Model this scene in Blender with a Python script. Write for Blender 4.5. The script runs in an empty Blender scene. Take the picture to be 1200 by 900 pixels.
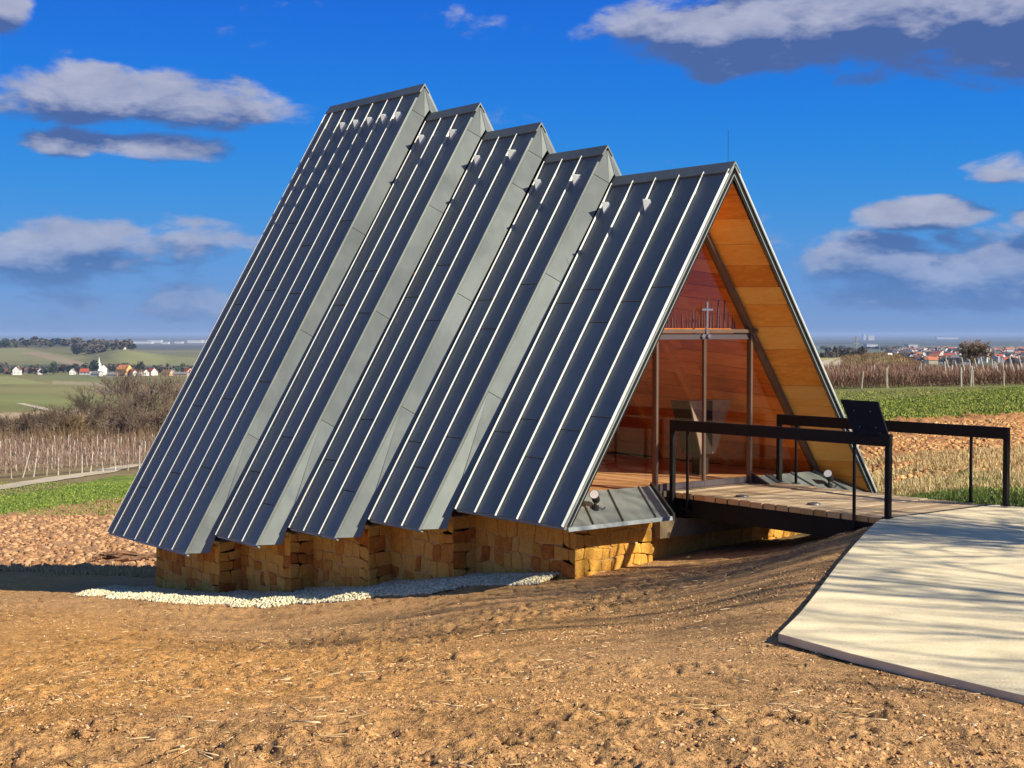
import bpy, math, random
import numpy as np
from mathutils import Vector, Matrix
random.seed(7); RNG = np.random.RandomState(11)
sc = bpy.context.scene
R = math.radians
# ------------------------------------------------------------------ survey
# World frame: x = across the chapel (to its right), y = towards its back, z = up, z 0 = bridge deck.
# u runs out of the chapel front (u = -y), v = x.
EYE_H = 2.05; FOC = 1659.0; PSI = R(38.17); HOR = 391.0
CAM = Vector((-13.58, -12.59, EYE_H))
TILT = math.atan((450 - HOR) / FOC)
FWD = Vector((math.sin(PSI), math.cos(PSI), 0)); RGT = Vector((math.cos(PSI), -math.sin(PSI), 0))
AZ, EL = 21.5, 33.5           # sun: degrees to the right of the chapel axis, height
# ------------------------------------------------------------------ camera
cd = bpy.data.cameras.new('camera'); cam = bpy.data.objects.new('camera', cd)
sc.collection.objects.link(cam); sc.camera = cam
cam.location = CAM
cam.rotation_euler = (R(90) - TILT, 0, -PSI)
cd.sensor_width = 36; cd.sensor_fit = 'HORIZONTAL'; cd.lens = 36 * FOC / 1200
cd.clip_start = 0.1; cd.clip_end = 200000
# ------------------------------------------------------------------ node helper
class X:
    """socket wrapper with arithmetic"""
    def __init__(s, nt, o): s.nt = nt; s.o = o
    def _m(s, op, *a, clamp=False):
        n = s.nt.nodes.new('ShaderNodeMath'); n.operation = op; n.use_clamp = clamp
        for i, q in enumerate((s,) + a):
            if isinstance(q, X): s.nt.links.new(q.o, n.inputs[i])
            else: n.inputs[i].default_value = q
        return X(s.nt, n.outputs[0])
    def __add__(s, b): return s._m('ADD', b)
    __radd__ = __add__
    def __mul__(s, b): return s._m('MULTIPLY', b)
    __rmul__ = __mul__
    def __sub__(s, b): return s._m('SUBTRACT', b)
    def __rsub__(s, b): return (s * -1) + b
    def __truediv__(s, b): return s._m('DIVIDE', b)
    def __pow__(s, b): return s._m('POWER', b)
    def sq(s): return s * s
    def mx(s, b): return s._m('MAXIMUM', b)
    def mn(s, b): return s._m('MINIMUM', b)
    def cl(s): return s._m('ADD', 0.0, clamp=True)
def ramp(nt, x, a, b, lo=0.0, hi=1.0):
    n = nt.nodes.new('ShaderNodeMapRange'); n.interpolation_type = 'SMOOTHSTEP'
    nt.links.new(x.o, n.inputs[0])
    for i, q in zip((1, 2, 3, 4), (a, b, lo, hi)): n.inputs[i].default_value = q
    return X(nt, n.outputs[0])
def mixc(nt, f, a, b, mode='MIX'):
    n = nt.nodes.new('ShaderNodeMix'); n.data_type = 'RGBA'; n.blend_type = mode
    for i, q in ((0, f), (6, a), (7, b)):
        if isinstance(q, X): nt.links.new(q.o, n.inputs[i])
        elif i == 0: n.inputs[0].default_value = q
        else: n.inputs[i].default_value = (*q, 1)
    return X(nt, n.outputs[2])
def noise(nt, vec, scale, detail=3, rough=.55, lac=2.0, dist=0.0, out=0):
    n = nt.nodes.new('ShaderNodeTexNoise')
    if vec is not None: nt.links.new(vec.o, n.inputs['Vector'])
    n.inputs['Scale'].default_value = scale; n.inputs['Detail'].default_value = detail
    n.inputs['Roughness'].default_value = rough; n.inputs['Lacunarity'].default_value = lac
    n.inputs['Distortion'].default_value = dist
    return X(nt, n.outputs[out])
def comb(nt, x, y, z):
    n = nt.nodes.new('ShaderNodeCombineXYZ')
    for i, q in enumerate((x, y, z)):
        if isinstance(q, X): nt.links.new(q.o, n.inputs[i])
        else: n.inputs[i].default_value = q
    return X(nt, n.outputs[0])
def sep(nt, v):
    n = nt.nodes.new('ShaderNodeSeparateXYZ'); nt.links.new(v.o, n.inputs[0])
    return [X(nt, n.outputs[i]) for i in range(3)]
def cramp(nt, x, stops):
    n = nt.nodes.new('ShaderNodeValToRGB'); nt.links.new(x.o, n.inputs[0]); e = n.color_ramp.elements
    while len(e) < len(stops): e.new(.5)
    for i, (p, c) in enumerate(stops): e[i].position = p; e[i].color = (*c, 1)
    return X(nt, n.outputs[0])
def scalev(nt, v, s):
    n = nt.nodes.new('ShaderNodeMapping'); nt.links.new(v.o, n.inputs[0]); n.inputs['Scale'].default_value = s
    return X(nt, n.outputs[0])
# ------------------------------------------------------------------ world: sky with clouds
w = bpy.data.worlds.new('World'); sc.world = w; w.use_nodes = True
nt = w.node_tree; nt.nodes.clear()
sky = nt.nodes.new('ShaderNodeTexSky'); sky.sky_type = 'NISHITA'; sky.sun_disc = False
sky.sun_elevation = R(EL); sky.sun_rotation = R(180 - AZ)
sky.altitude = 300; sky.air_density = 1.0; sky.dust_density = 0.3; sky.ozone_density = 4.0
SKYC = X(nt, sky.outputs[0])
hs = nt.nodes.new('ShaderNodeHueSaturation'); hs.inputs['Saturation'].default_value = 1.15; hs.inputs['Value'].default_value = 1.0
nt.links.new(SKYC.o, hs.inputs['Color']); SKYC = X(nt, hs.outputs[0])
tc = nt.nodes.new('ShaderNodeTexCoord')
dx, dy, dz = sep(nt, X(nt, tc.outputs['Generated']))
azi = dx._m('ARCTAN2', dy) - PSI                # angle right of the view direction
azi = azi + ramp(nt, azi, -3.1417, -3.1415, 2 * math.pi, 0)
CX = azi * (FOC / 100.0)                        # cloud chart in units of 3.45 degrees
CY = dz._m('ARCSINE') * (FOC / 100.0)
gr = cramp(nt, (CY * .125).cl(), [(0, (.175, .31, .61)), (.06, (.115, .285, .66)), (.18, (.018, .275, .73)), (.32, (.003, .205, .76)), (.49, (.001, .125, .73)), (.8, (.01, .085, .46)), (1.0, (.02, .08, .33))])
gr.o.node.color_ramp.interpolation = 'B_SPLINE'
vm_ = nt.nodes.new('ShaderNodeVectorMath'); vm_.operation = 'SCALE'; nt.links.new(gr.o, vm_.inputs[0]); vm_.inputs['Scale'].default_value = 9.0
SKYC = mixc(nt, ramp(nt, CY, 4.3, 11.0, .92, .15), SKYC, X(nt, vm_.outputs[0]))
# cloud banks: centre azimuth, centre height, half width, half height, weight
BANKS = [(-5.95, 3.6, .55, .36, 1.6), (-4.45, 2.62, 2.0, .27, 1.15), (-4.6, 2.1, 1.25, .16, 1.0), (-4.7, 1.0, 1.9, .28, 1.05), (-5.8, .8, 1.6, .25, .75),
         (4.3, 3.5, 3.1, .52, 1.5), (5.6, 3.05, 2.2, .35, 1.15), (2.6, 3.3, .9, .3, .9), (4.6, 1.33, .75, .18, 1.1), (5.9, 1.84, .85, .2, 1.1), (4.4, .95, 1.6, .22, .65),
         (6.3, 1.25, .6, .15, 1.0), (5.2, .6, 2.6, .42, .85), (4.2, .8, 1.3, .22, .9), (-3.3, .45, 2.2, .3, .3), (9.5, 2.2, 2.4, .6, 1.1), (-9.4, 2.6, 1.8, .6, 1.1), (-10.5, 1.0, 2.2, .4, 1.0),
         (13.5, 4.6, 3.0, .8, 1.1), (-15, 5.2, 3.4, .9, 1.1), (2.5, 8.5, 3.6, 1.0, 1.0), (-8, 10.5, 3.2, 1.1, 1.0), (16, 1.3, 3, .4, 1), (-19, 1.8, 3, .5, 1), (24, 5, 4, 1, 1.1), (-27, 6, 4, 1.1, 1.1), (33, 3, 4, .8, 1), (-38, 3, 4.5, .9, 1), (45, 6, 5, 1.2, 1), (12, 14, 5, 1.6, 1), (-24, 14, 5, 1.6, 1), (38, 13, 5, 1.6, 1)]
def density(cx, cy, det):
    f = None
    for (bx, by, rx, ry, wt) in BANKS:
        d = ((cx - bx) / (rx * 1.05)).sq() + ((cy - by) / (ry * 1.3)).sq()
        e = (1.0 - d).mx(-1.9) * wt
        f = e if f is None else f.mx(e)
    v = comb(nt, cx * .62, cy * 1.35, 3.3)
    n = noise(nt, v, 1.35, det, .56, 2.1, .25)
    n2 = noise(nt, v, .5, 2, .5)
    return f * .66 + (n - .5) * 2.3 + (n2 - .5) * .8 - .05
D0 = density(CX, CY, 7)
D1 = density(CX + .06, CY + .30, 4)
cover = ramp(nt, D0, -.05, .40)
lit = ramp(nt, D0 - D1, -.30, .55)
thick = ramp(nt, D0, .1, 1.1)
shade = noise(nt, comb(nt, CX * .7, CY * 1.6, 9.0), 2.2, 5, .6)
lum = (lit * .85 + (shade - .5) * .9 - .10).cl()
ccol = mixc(nt, lum, (.075 * 9, .135 * 9, .34 * 9), (.50 * 9, .52 * 9, .64 * 9))
low = ramp(nt, CY, .1, 1.5, .40, 1.0)
skyall = mixc(nt, cover * low * .93, SKYC, ccol)
bg = nt.nodes.new('ShaderNodeBackground'); nt.links.new(skyall.o, bg.inputs[0]); bg.inputs[1].default_value = 0.075
wo = nt.nodes.new('ShaderNodeOutputWorld'); nt.links.new(bg.outputs[0], wo.inputs[0])
# ------------------------------------------------------------------ sun and exposure
sd = bpy.data.lights.new('sun', 'SUN'); sun = bpy.data.objects.new('sun', sd); sc.collection.objects.link(sun)
sd.energy = 5.0; sd.angle = R(.53); sd.color = (1.0, .91, .74)
S = Vector((math.sin(R(AZ)) * math.cos(R(EL)), -math.cos(R(AZ)) * math.cos(R(EL)), math.sin(R(EL))))
sun.rotation_euler = (-S).to_track_quat('-Z', 'Y').to_euler(); sun.location = (10, -30, 30)
sc.view_settings.view_transform = 'Standard'; sc.view_settings.look = 'None'
sc.view_settings.exposure = 0.58; sc.view_settings.gamma = 1
sc.cycles.max_bounces = 8; sc.cycles.transparent_max_bounces = 12; sc.cycles.volume_bounces = 0
# ------------------------------------------------------------------ materials
def mat(name):
    m = bpy.data.materials.new(name); m.use_nodes = True; nt = m.node_tree
    b = nt.nodes['Principled BSDF']; return m, nt, b
def setb(b, **k):
    for a, v in k.items():
        b.inputs[a.replace('_', ' ')].default_value = v
def objvec(nt): return X(nt, nt.nodes.new('ShaderNodeTexCoord').outputs['Object'])
def posvec(nt): return X(nt, nt.nodes.new('ShaderNodeNewGeometry').outputs['Position'])
def rnd(nt): return X(nt, nt.nodes.new('ShaderNodeObjectInfo').outputs['Random'])
def bump(nt, b, h, strength, dist):
    n = nt.nodes.new('ShaderNodeBump'); n.inputs['Strength'].default_value = strength; n.inputs['Distance'].default_value = dist
    nt.links.new(h.o, n.inputs['Height']); nt.links.new(n.outputs[0], b.inputs['Normal'])
def simple(name, col, rough=.6, metal=0.0, var=0.0, nscale=8, bmp=0.0, bscale=60, bdist=.01, spec=.5, stretch=(1, 1, 1), rv=0.0):
    m, nt, b = mat(name); v = scalev(nt, posvec(nt), stretch)
    c = None
    if var:
        n = noise(nt, v, nscale, 5, .6)
        k = ramp(nt, n, .3, .7, 1 - var, 1 + var)
        if rv: k = k * ramp(nt, rnd(nt), 0, 1, 1 - rv, 1 + rv)
        c = mixc(nt, 1.0, col, comb(nt, k, k, k), 'MULTIPLY'); nt.links.new(c.o, b.inputs['Base Color'])
    else: b.inputs['Base Color'].default_value = (*col, 1)
    setb(b, Roughness=rough, Metallic=metal); b.inputs['Specular IOR Level'].default_value = spec
    if bmp: bump(nt, b, noise(nt, v, bscale, 4, .6), bmp, bdist)
    return m
def roof_mat(name, base):
    m, nt, b = mat(name); p = posvec(nt); r = rnd(nt)
    n = noise(nt, p, .9, 4, .6, 2, .4); n2 = noise(nt, scalev(nt, p, (1, 1, .25)), 9, 4, .6)
    k = ramp(nt, n, .3, .7, .9, 1.1) * ramp(nt, n2, .3, .7, .97, 1.04) * ramp(nt, r, 0, 1, .93, 1.07)
    c = mixc(nt, 1.0, base, comb(nt, k, k, k), 'MULTIPLY'); nt.links.new(c.o, b.inputs['Base Color'])
    nt.links.new((ramp(nt, n, .3, .7, .44, .56)).o, b.inputs['Roughness'])
    b.inputs['Metallic'].default_value = .45; b.inputs['Specular IOR Level'].default_value = .5
    bump(nt, b, noise(nt, p, 2.2, 2, .5), .10, .05)
    return m
def wood_mat(name, c0, c1, c2, grain=(2.2, 30, 30), rough=.45, bmp=.25, axis_obj=False, wob=1.0):
    m, nt, b = mat(name); p = posvec(nt); r = rnd(nt)
    off = comb(nt, r * 37.0, r * 17.0, r * 23.0)
    ad = nt.nodes.new('ShaderNodeVectorMath'); ad.operation = 'ADD'; nt.links.new(p.o, ad.inputs[0]); nt.links.new(off.o, ad.inputs[1])
    v = scalev(nt, X(nt, ad.outputs[0]), grain)
    n = noise(nt, v, 1.0, 6, .62, 2, wob)
    nb = noise(nt, scalev(nt, X(nt, ad.outputs[0]), tuple(g * .22 for g in grain)), 1.0, 3, .5, 2, 1.5)
    c = cramp(nt, (n * .75 + nb * .4 + (r - .5) * .55 - .05).cl(), [(.25, c0), (.5, c1), (.78, c2)])
    nt.links.new(c.o, b.inputs['Base Color']); b.inputs['Roughness'].default_value = rough
    b.inputs['Specular IOR Level'].default_value = .35
    bump(nt, b, n, bmp, .004)
    return m
def stone_mat():
    m, nt, b = mat('sandstone'); p = posvec(nt); r = rnd(nt)
    n = noise(nt, p, 9, 6, .65, 2, .6); n2 = noise(nt, p, 45, 5, .65)
    c = cramp(nt, (r * .75 + (n - .5) * .7 + .12).cl(), [(.02, (.36, .09, .012)), (.22, (.56, .21, .025)), (.5, (.72, .37, .055)), (.75, (.78, .47, .10)), (1, (.58, .36, .09))])
    k = ramp(nt, n2, .25, .75, .72, 1.15)
    c = mixc(nt, 1.0, c, comb(nt, k, k, k), 'MULTIPLY')
    nt.links.new(c.o, b.inputs['Base Color']); b.inputs['Roughness'].default_value = .88
    bump(nt, b, n * .6 + n2 * .5, .9, .02)
    return m
MT = {}
MT['roof'] = roof_mat('grey_sheet_metal', (.205, .228, .210))
MT['seam'] = simple('sun_pale_seam_metal', (.58, .60, .55), .6, .3, .08, 6)  # roof metal made paler: sunlight on the seams put into the colour
MT['sun_pale_vent_metal'] = simple('sun_pale_vent_metal', (.60, .62, .57), .5, .6, .08, 6)  # sunlit look painted in, as the seams shade the vents
MT['roof_under'] = simple('dark_underside', (.02, .02, .022), .8)
MT['edge'] = simple('edge_metal', (.30, .33, .32), .4, .3, .08, 5)
MT['wood'] = wood_mat('larch_boards', (.72, .23, .018), (.90, .36, .04), (.94, .50, .10), grain=(9, 2.0, 22))
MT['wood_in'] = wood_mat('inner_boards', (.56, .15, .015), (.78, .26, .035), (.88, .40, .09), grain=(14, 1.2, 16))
MT['stick_refl'] = simple('dark_red_reflection', (.10, .02, .008), .6, 0, .2, 8)  # colour of the added sticks that imitate a reflection
MT['floor'] = wood_mat('floor_boards', (.48, .27, .11), (.62, .38, .18), (.70, .47, .25), grain=(1.2, 14, 10))
MT['deck'] = wood_mat('weathered_decking', (.27, .18, .10), (.42, .30, .175), (.56, .43, .27), grain=(3.2, 24, 12), rough=.8, bmp=.5)
MT['deck_end'] = wood_mat('sawn_ends', (.66, .34, .09), (.80, .48, .16), (.86, .58, .24), grain=(20, 20, 20), rough=.8)
MT['stone'] = stone_mat()
MT['mortar'] = simple('mortar', (.62, .42, .17), .95, 0, .18, 14, .5, 120, .004)
MT['verge'] = simple('dark_verge', (.012, .014, .013), .7, 0, spec=.15)
MT['steel'] = simple('black_steel', (.008, .007, .007), .6, 0, .2, 12, .08, 200, .001, spec=.25)
MT['frame'] = simple('bronze_frame', (.16, .11, .08), .42, .4, .08, 10)
MT['bar'] = simple('door_rail', (.11, .09, .095), .4, .4)
MT['chrome'] = simple('brushed_steel', (.62, .60, .56), .25, 1.0)
MT['dome'] = simple('dull_dome', (.16, .16, .16), .5, .5)
MT['concrete'] = simple('concrete', (.80, .67, .42), .9, 0, .15, 2.3, .6, 45, .008)
MT['plate'] = simple('timber_plate', (.24, .17, .09), .75, 0, .14, 7, .3, 40, .004)
MT['altar'] = simple('grey_altar', (.33, .27, .22), .6, 0, .1, 8)
MT['black'] = simple('matt_black', (.012, .011, .01), .6)
MT['lens'] = simple('lamp_lens', (.55, .57, .60), .1, .0, spec=1.0)
def glass():
    m = bpy.data.materials.new('window_glass'); m.use_nodes = True; nt = m.node_tree; nt.nodes.clear()
    o = nt.nodes.new('ShaderNodeOutputMaterial'); mx = nt.nodes.new('ShaderNodeMixShader')
    t = nt.nodes.new('ShaderNodeBsdfTransparent'); t.inputs[0].default_value = (.97, .93, .90, 1)
    g = nt.nodes.new('ShaderNodeBsdfGlossy'); g.inputs['Roughness'].default_value = .0; g.inputs[0].default_value = (1, 1, 1, 1)
    lw = nt.nodes.new('ShaderNodeLayerWeight'); lw.inputs[0].default_value = .5
    f = (X(nt, lw.outputs['Facing']) ** 4.0) * .42 + .022
    nt.links.new(f.o, mx.inputs[0]); nt.links.new(t.outputs[0], mx.inputs[1]); nt.links.new(g.outputs[0], mx.inputs[2])
    nt.links.new(mx.outputs[0], o.inputs[0]); return m
MT['glass'] = glass()
# ------------------------------------------------------------------ mesh helpers
COL = sc.collection
class MB:
    def __init__(s): s.v = []; s.f = []
    def poly(s, pts):
        i = len(s.v); s.v += [tuple(p) for p in pts]; s.f.append(tuple(range(i, i + len(pts)))); return s
    def hexa(s, p):   # p: 4 bottom, 4 top
        i = len(s.v); s.v += [tuple(q) for q in p]
        s.f += [tuple(i + k for k in f) for f in ((0, 3, 2, 1), (4, 5, 6, 7), (0, 1, 5, 4), (1, 2, 6, 5), (2, 3, 7, 6), (3, 0, 4, 7))]; return s
    def box(s, x0, x1, y0, y1, z0, z1):
        return s.hexa([(x0, y0, z0), (x1, y0, z0), (x1, y1, z0), (x0, y1, z0), (x0, y0, z1), (x1, y0, z1), (x1, y1, z1), (x0, y1, z1)])
    def prism(s, a, d):   # polygon a extruded by vector d
        n = len(a); i = len(s.v); d = Vector(d)
        s.v += [tuple(p) for p in a] + [tuple(Vector(p) + d) for p in a]
        s.f.append(tuple(i + k for k in reversed(range(n)))); s.f.append(tuple(i + n + k for k in range(n)))
        s.f += [(i + k, i + (k + 1) % n, i + n + (k + 1) % n, i + n + k) for k in range(n)]; return s
    def tube(s, pts, rad, n=8, caps=True):
        pts = [Vector(p) for p in pts]; i0 = len(s.v)
        rad = rad if isinstance(rad, (list, tuple)) else [rad] * len(pts)
        up = None
        for k, p in enumerate(pts):
            t = (pts[min(k + 1, len(pts) - 1)] - pts[max(k - 1, 0)]).normalized()
            a = t.orthogonal().normalized() if up is None else (up - t * up.dot(t)).normalized()
            up = a; b = t.cross(a)
            for j in range(n):
                q = 2 * math.pi * j / n; s.v.append(tuple(p + (a * math.cos(q) + b * math.sin(q)) * rad[k]))
        for k in range(len(pts) - 1):
            for j in range(n):
                a = i0 + k * n; s.f.append((a + j, a + (j + 1) % n, a + n + (j + 1) % n, a + n + j))
        if caps:
            s.f.append(tuple(i0 + j for j in reversed(range(n)))); e = i0 + (len(pts) - 1) * n; s.f.append(tuple(e + j for j in range(n)))
        return s
    def mesh(s, name, m, smooth=False):
        me = bpy.data.meshes.new(name); me.from_pydata(s.v, [], s.f)
        import bmesh
        if len(s.f) < 3000:
            bm = bmesh.new(); bm.from_mesh(me); bmesh.ops.recalc_face_normals(bm, faces=bm.faces); bm.to_mesh(me); bm.free()
        if m: me.materials.append(m)
        if smooth: me.polygons.foreach_set('use_smooth', [True] * len(me.polygons))
        me.update(); return me
def wpos(o):
    p = Vector((0, 0, 0))
    while o is not None: p += o.location; o = o.parent
    return p
def link(name, me, parent=None, loc=None, label=None):
    o = bpy.data.objects.new(name, me); COL.objects.link(o)
    if parent is not None:
        o.parent = parent
        if loc is None: o.location = -wpos(parent)
    if loc is not None: o.location = loc
    if label: o['label'] = label
    return o
def part(name, mb, m, parent, label=None, smooth=False):   # mb in world coordinates
    return link(name, mb.mesh(name, MT[m] if isinstance(m, str) else m, smooth), parent, None, label)
def tag(o, label, cat, group=None):
    o['label'] = label; o['category'] = cat
    if group: o['group'] = group
    return o
def empty(name, loc, label, cat, group=None):
    o = bpy.data.objects.new(name, None); COL.objects.link(o); o.location = loc; o.empty_display_size = .3
    return tag(o, label, cat, group)
def thing(name, mb, m, label, cat, loc=(0, 0, 0), group=None, smooth=False):
    return tag(link(name, mb.mesh(name, MT[m] if isinstance(m, str) else m, smooth), None, loc), label, cat, group)
def kind(o, k): o['kind'] = k; return o
def P(u, v, z): return Vector((v, -u, z))
def bevel(o, w=.004, seg=1):
    b = o.modifiers.new('bevel', 'BEVEL'); b.width = w; b.segments = seg; b.limit_method = 'ANGLE'; return o
# ------------------------------------------------------------------ terrain
def tps_fit(p, val, lam=1e-3):
    n = len(p); d = np.linalg.norm(p[:, None] - p[None], axis=2)
    K = np.where(d > 0, d * d * np.log(d + 1e-9), 0) + lam * np.eye(n)
    A = np.zeros((n + 3, n + 3)); A[:n, :n] = K; A[:n, n] = 1; A[:n, n + 1:] = p; A[n, :n] = 1; A[n + 1:, :n] = p.T
    return np.linalg.solve(A, np.concatenate([val, np.zeros(3)]))
def tps_eval(wt, p, q):
    out = np.zeros(len(q))
    for i in range(len(p)):
        d2 = ((q - p[i]) ** 2).sum(1); out += wt[i] * .5 * d2 * np.log(d2 + 1e-12)
    return out + wt[len(p)] + q @ wt[len(p) + 1:]
# near ground: survey marks  (bearing column, dip row, height)
NEAR = [(184, 692, -2.19), (260, 698, -1.93), (345, 697, -1.72), (437, 690, -1.46), (537, 680, -1.18), (675, 678, -.93), (761, 659, -.85),
        (820, 646, -.80), (885, 633.5, -.77), (942, 628, -.72), (975, 624, -.48), (1000, 620.5, -.30), (1020, 618, -.14), (1000, 646, -.055), (960, 693, -.055), (908, 746, -.07), (1000, 774, -.07), (1100, 797, -.07), (1200, 823, -.065),
        (1300, 850, -.07), (1030, 614, -.08), (1100, 640, -.1), (1200, 700, -.08), (1150, 600, -.12), (1300, 640, -.12), (1300, 740, -.1), (1500, 700, -.08),
        (600, 900, .38), (0, 900, .15), (1200, 900, .33), (300, 900, .30), (900, 900, .40), (300, 800, -.45), (600, 800, -.15), (900, 800, -.05), (100, 735, -1.45), (300, 722, -1.68), (470, 715, -1.3), (620, 693, -1.0),
        (115, 702, -2.02), (0, 704, -2.15), (0, 800, -.65), (800, 710, -.45), (700, 695, -.83), (600, 740, -.62), (750, 760, -.25), (440, 760, -.9), (150, 765, -1.1), (850, 665, -.62), (930, 650, -.38),
        (0, 690, -2.65), (100, 690, -2.35), (150, 680, -2.55), (0, 680, -2.9), (-300, 720, -2.2), (-300, 850, -.6), (-300, 680, -3.2), (1100, 585, -.2), (1200, 590, -.15), (1400, 590, -.1), (1100, 560, -.35), (1250, 555, -.35), (1000, 580, -.6),
        (1100, 525, -.5), (400, 640, -2.8), (600, 600, -2.0), (800, 580, -1.5), (920, 590, -1.2), (600, 1400, .46), (0, 1400, .3), (1200, 1400, .45), (-600, 1200, 0.0), (1800, 1000, .3), (1800, 700, .1)]
_p = np.array([[(a - 600) / FOC, (r - HOR) / FOC, z] for a, r, z in NEAR])
_th = np.arctan(_p[:, 0]); _dep = (EYE_H - _p[:, 2]) / _p[:, 1]; _rad = _dep / np.cos(_th)
def _feat(th, rad): return np.stack([th * 4.5, np.log(rad) * 1.6], 1)
_F = _feat(_th, _rad); _W = tps_fit(_F, (EYE_H - _p[:, 2]) / _rad, 2e-3)
# far ground: per bearing column, (distance, dip row)
LEFTF = [(28, 684), (32, 668), (45, 630), (60, 602), (85, 572), (110, 551), (150, 530), (190, 515), (260, 508), (350, 500), (750, 470), (1350, 445), (1700, 436), (2400, 420)]
FAR = {-900: LEFTF + [(3200, 402), (3600, 402), (5000, 404), (9000, 401), (15000, 398), (60000, 393.0)],
       0: LEFTF + [(3200, 403), (3600, 402), (5000, 407), (9000, 402), (15000, 398), (60000, 393.0)],
       95: LEFTF + [(3000, 406), (3500, 404), (5000, 409), (9000, 402), (15000, 398), (60000, 393.0)],
       140: LEFTF[:-1] + [(2400, 411), (2800, 408), (3500, 413), (9000, 402), (15000, 398), (60000, 393.0)],
       200: LEFTF[:-2] + [(1700, 437), (2300, 425), (2800, 416), (3300, 416), (4500, 411), (9000, 402), (15000, 398), (60000, 393.0)],
       600: [(28, 600), (32, 590), (60, 560), (100, 520), (190, 480), (350, 450), (1350, 425), (3200, 411), (9000, 402), (15000, 398), (60000, 393.0)],
       960: [(28, 545), (32, 532), (45, 499), (60, 480), (85, 459), (110, 446), (140, 437), (190, 424), (220, 420), (300, 419), (700, 421), (1500, 419), (3000, 412), (6000, 405), (11000, 400), (25000, 395.5), (60000, 393.0)],
       1040: [(28, 541), (32, 528), (45, 495), (60, 476), (85, 457), (110, 444), (140, 434), (190, 418), (230, 414), (290, 421), (700, 423), (1500, 421), (3000, 412), (6000, 405), (11000, 400), (25000, 395.5), (60000, 393.0)],
       1100: [(28, 540), (32, 526), (45, 493), (60, 474), (85, 455), (110, 446), (140, 438), (190, 431), (260, 430), (700, 432), (1500, 429), (3000, 413), (6000, 405), (11000, 400), (25000, 395.5), (60000, 393.0)],
       1200: [(28, 538), (32, 522), (45, 488), (60, 468), (85, 453), (110, 444), (140, 438), (190, 433), (260, 431), (700, 432), (1500, 429), (3000, 413), (6000, 405), (11000, 400), (25000, 395.5), (60000, 393.0)]}
FAR[2100] = FAR[1200]
_FK = sorted(FAR)
def ground_polar(th, rad):
    """drop below the eye divided by distance -> z, for arrays of bearing (right of view) and distance"""
    th = np.asarray(th, float); rad = np.asarray(rad, float)
    thc = np.clip(th, -1.0, 1.0)
    near = tps_eval(_W, _F, _feat(np.clip(th, -.75, .75), np.clip(rad, 1.8, 60)))
    col = 600 + FOC * np.tan(thc); dep = np.log(rad * np.cos(thc))
    tabs = np.array([np.interp(dep, np.log([a for a, b in FAR[k]]), [b for a, b in FAR[k]]) for k in _FK])
    j = np.clip(np.searchsorted(_FK, col) - 1, 0, len(_FK) - 2); K = np.array(_FK, float)
    f = np.clip((col - K[j]) / (K[j + 1] - K[j]), 0, 1); f = f * f * (3 - 2 * f)
    idx = np.arange(len(rad)); row = tabs[j, idx] * (1 - f) + tabs[j + 1, idx] * f
    far = (row - HOR) / FOC * np.cos(thc)
    b = np.clip((np.log(rad) - math.log(26)) / (math.log(36) - math.log(26)), 0, 1); b = b * b * (3 - 2 * b)
    t = near * (1 - b) + far * b
    z = EYE_H - t * rad
    s = np.clip((np.abs(th) - .8) / .9, 0, 1); s = s * s * (3 - 2 * s)      # away to the sides and behind
    zb = np.interp(np.log(rad), np.log([1, 4, 40, 300, 3000, 60000]), [.45, .42, -.2, -6, -45, -59])
    return z * (1 - s) + zb * s
def to_polar(x, y):
    x = np.asarray(x, float) - CAM.x; y = np.asarray(y, float) - CAM.y
    r = x * RGT.x + y * RGT.y; f = x * FWD.x + y * FWD.y
    return np.arctan2(r, f), np.maximum(np.hypot(r, f), .3)
def gz(x, y):
    a = np.atleast_1d(np.asarray(x, float)); b = np.atleast_1d(np.asarray(y, float))
    th, rd = to_polar(a, b); return ground_polar(th, rd)
def gz1(x, y): return float(gz(x, y)[0])
def bear(col, dist):          # a bearing and a distance along the view axis -> plan position
    a = (col - 600) / FOC; p = CAM + FWD * dist + RGT * (a * dist); return p.x, p.y
# vectorised value noise
_T = RNG.rand(256, 256)
def vn(x, y, s=0):
    x = x + s * 17.3; y = y + s * 9.1
    xi = np.floor(x).astype(int); yi = np.floor(y).astype(int); fx = x - xi; fy = y - yi
    fx = fx * fx * (3 - 2 * fx); fy = fy * fy * (3 - 2 * fy)
    g = lambda a, b: _T[a % 256, b % 256]
    return (g(xi, yi) * (1 - fx) + g(xi + 1, yi) * fx) * (1 - fy) + (g(xi, yi + 1) * (1 - fx) + g(xi + 1, yi + 1) * fx) * fy
def fbm(x, y, o=4, s=0):
    t = 0; a = .5; n = 0
    for k in range(o): t = t + a * vn(x * 2 ** k + k * 31.7, y * 2 ** k, s + k); n += a; a *= .55
    return t / n
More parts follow.
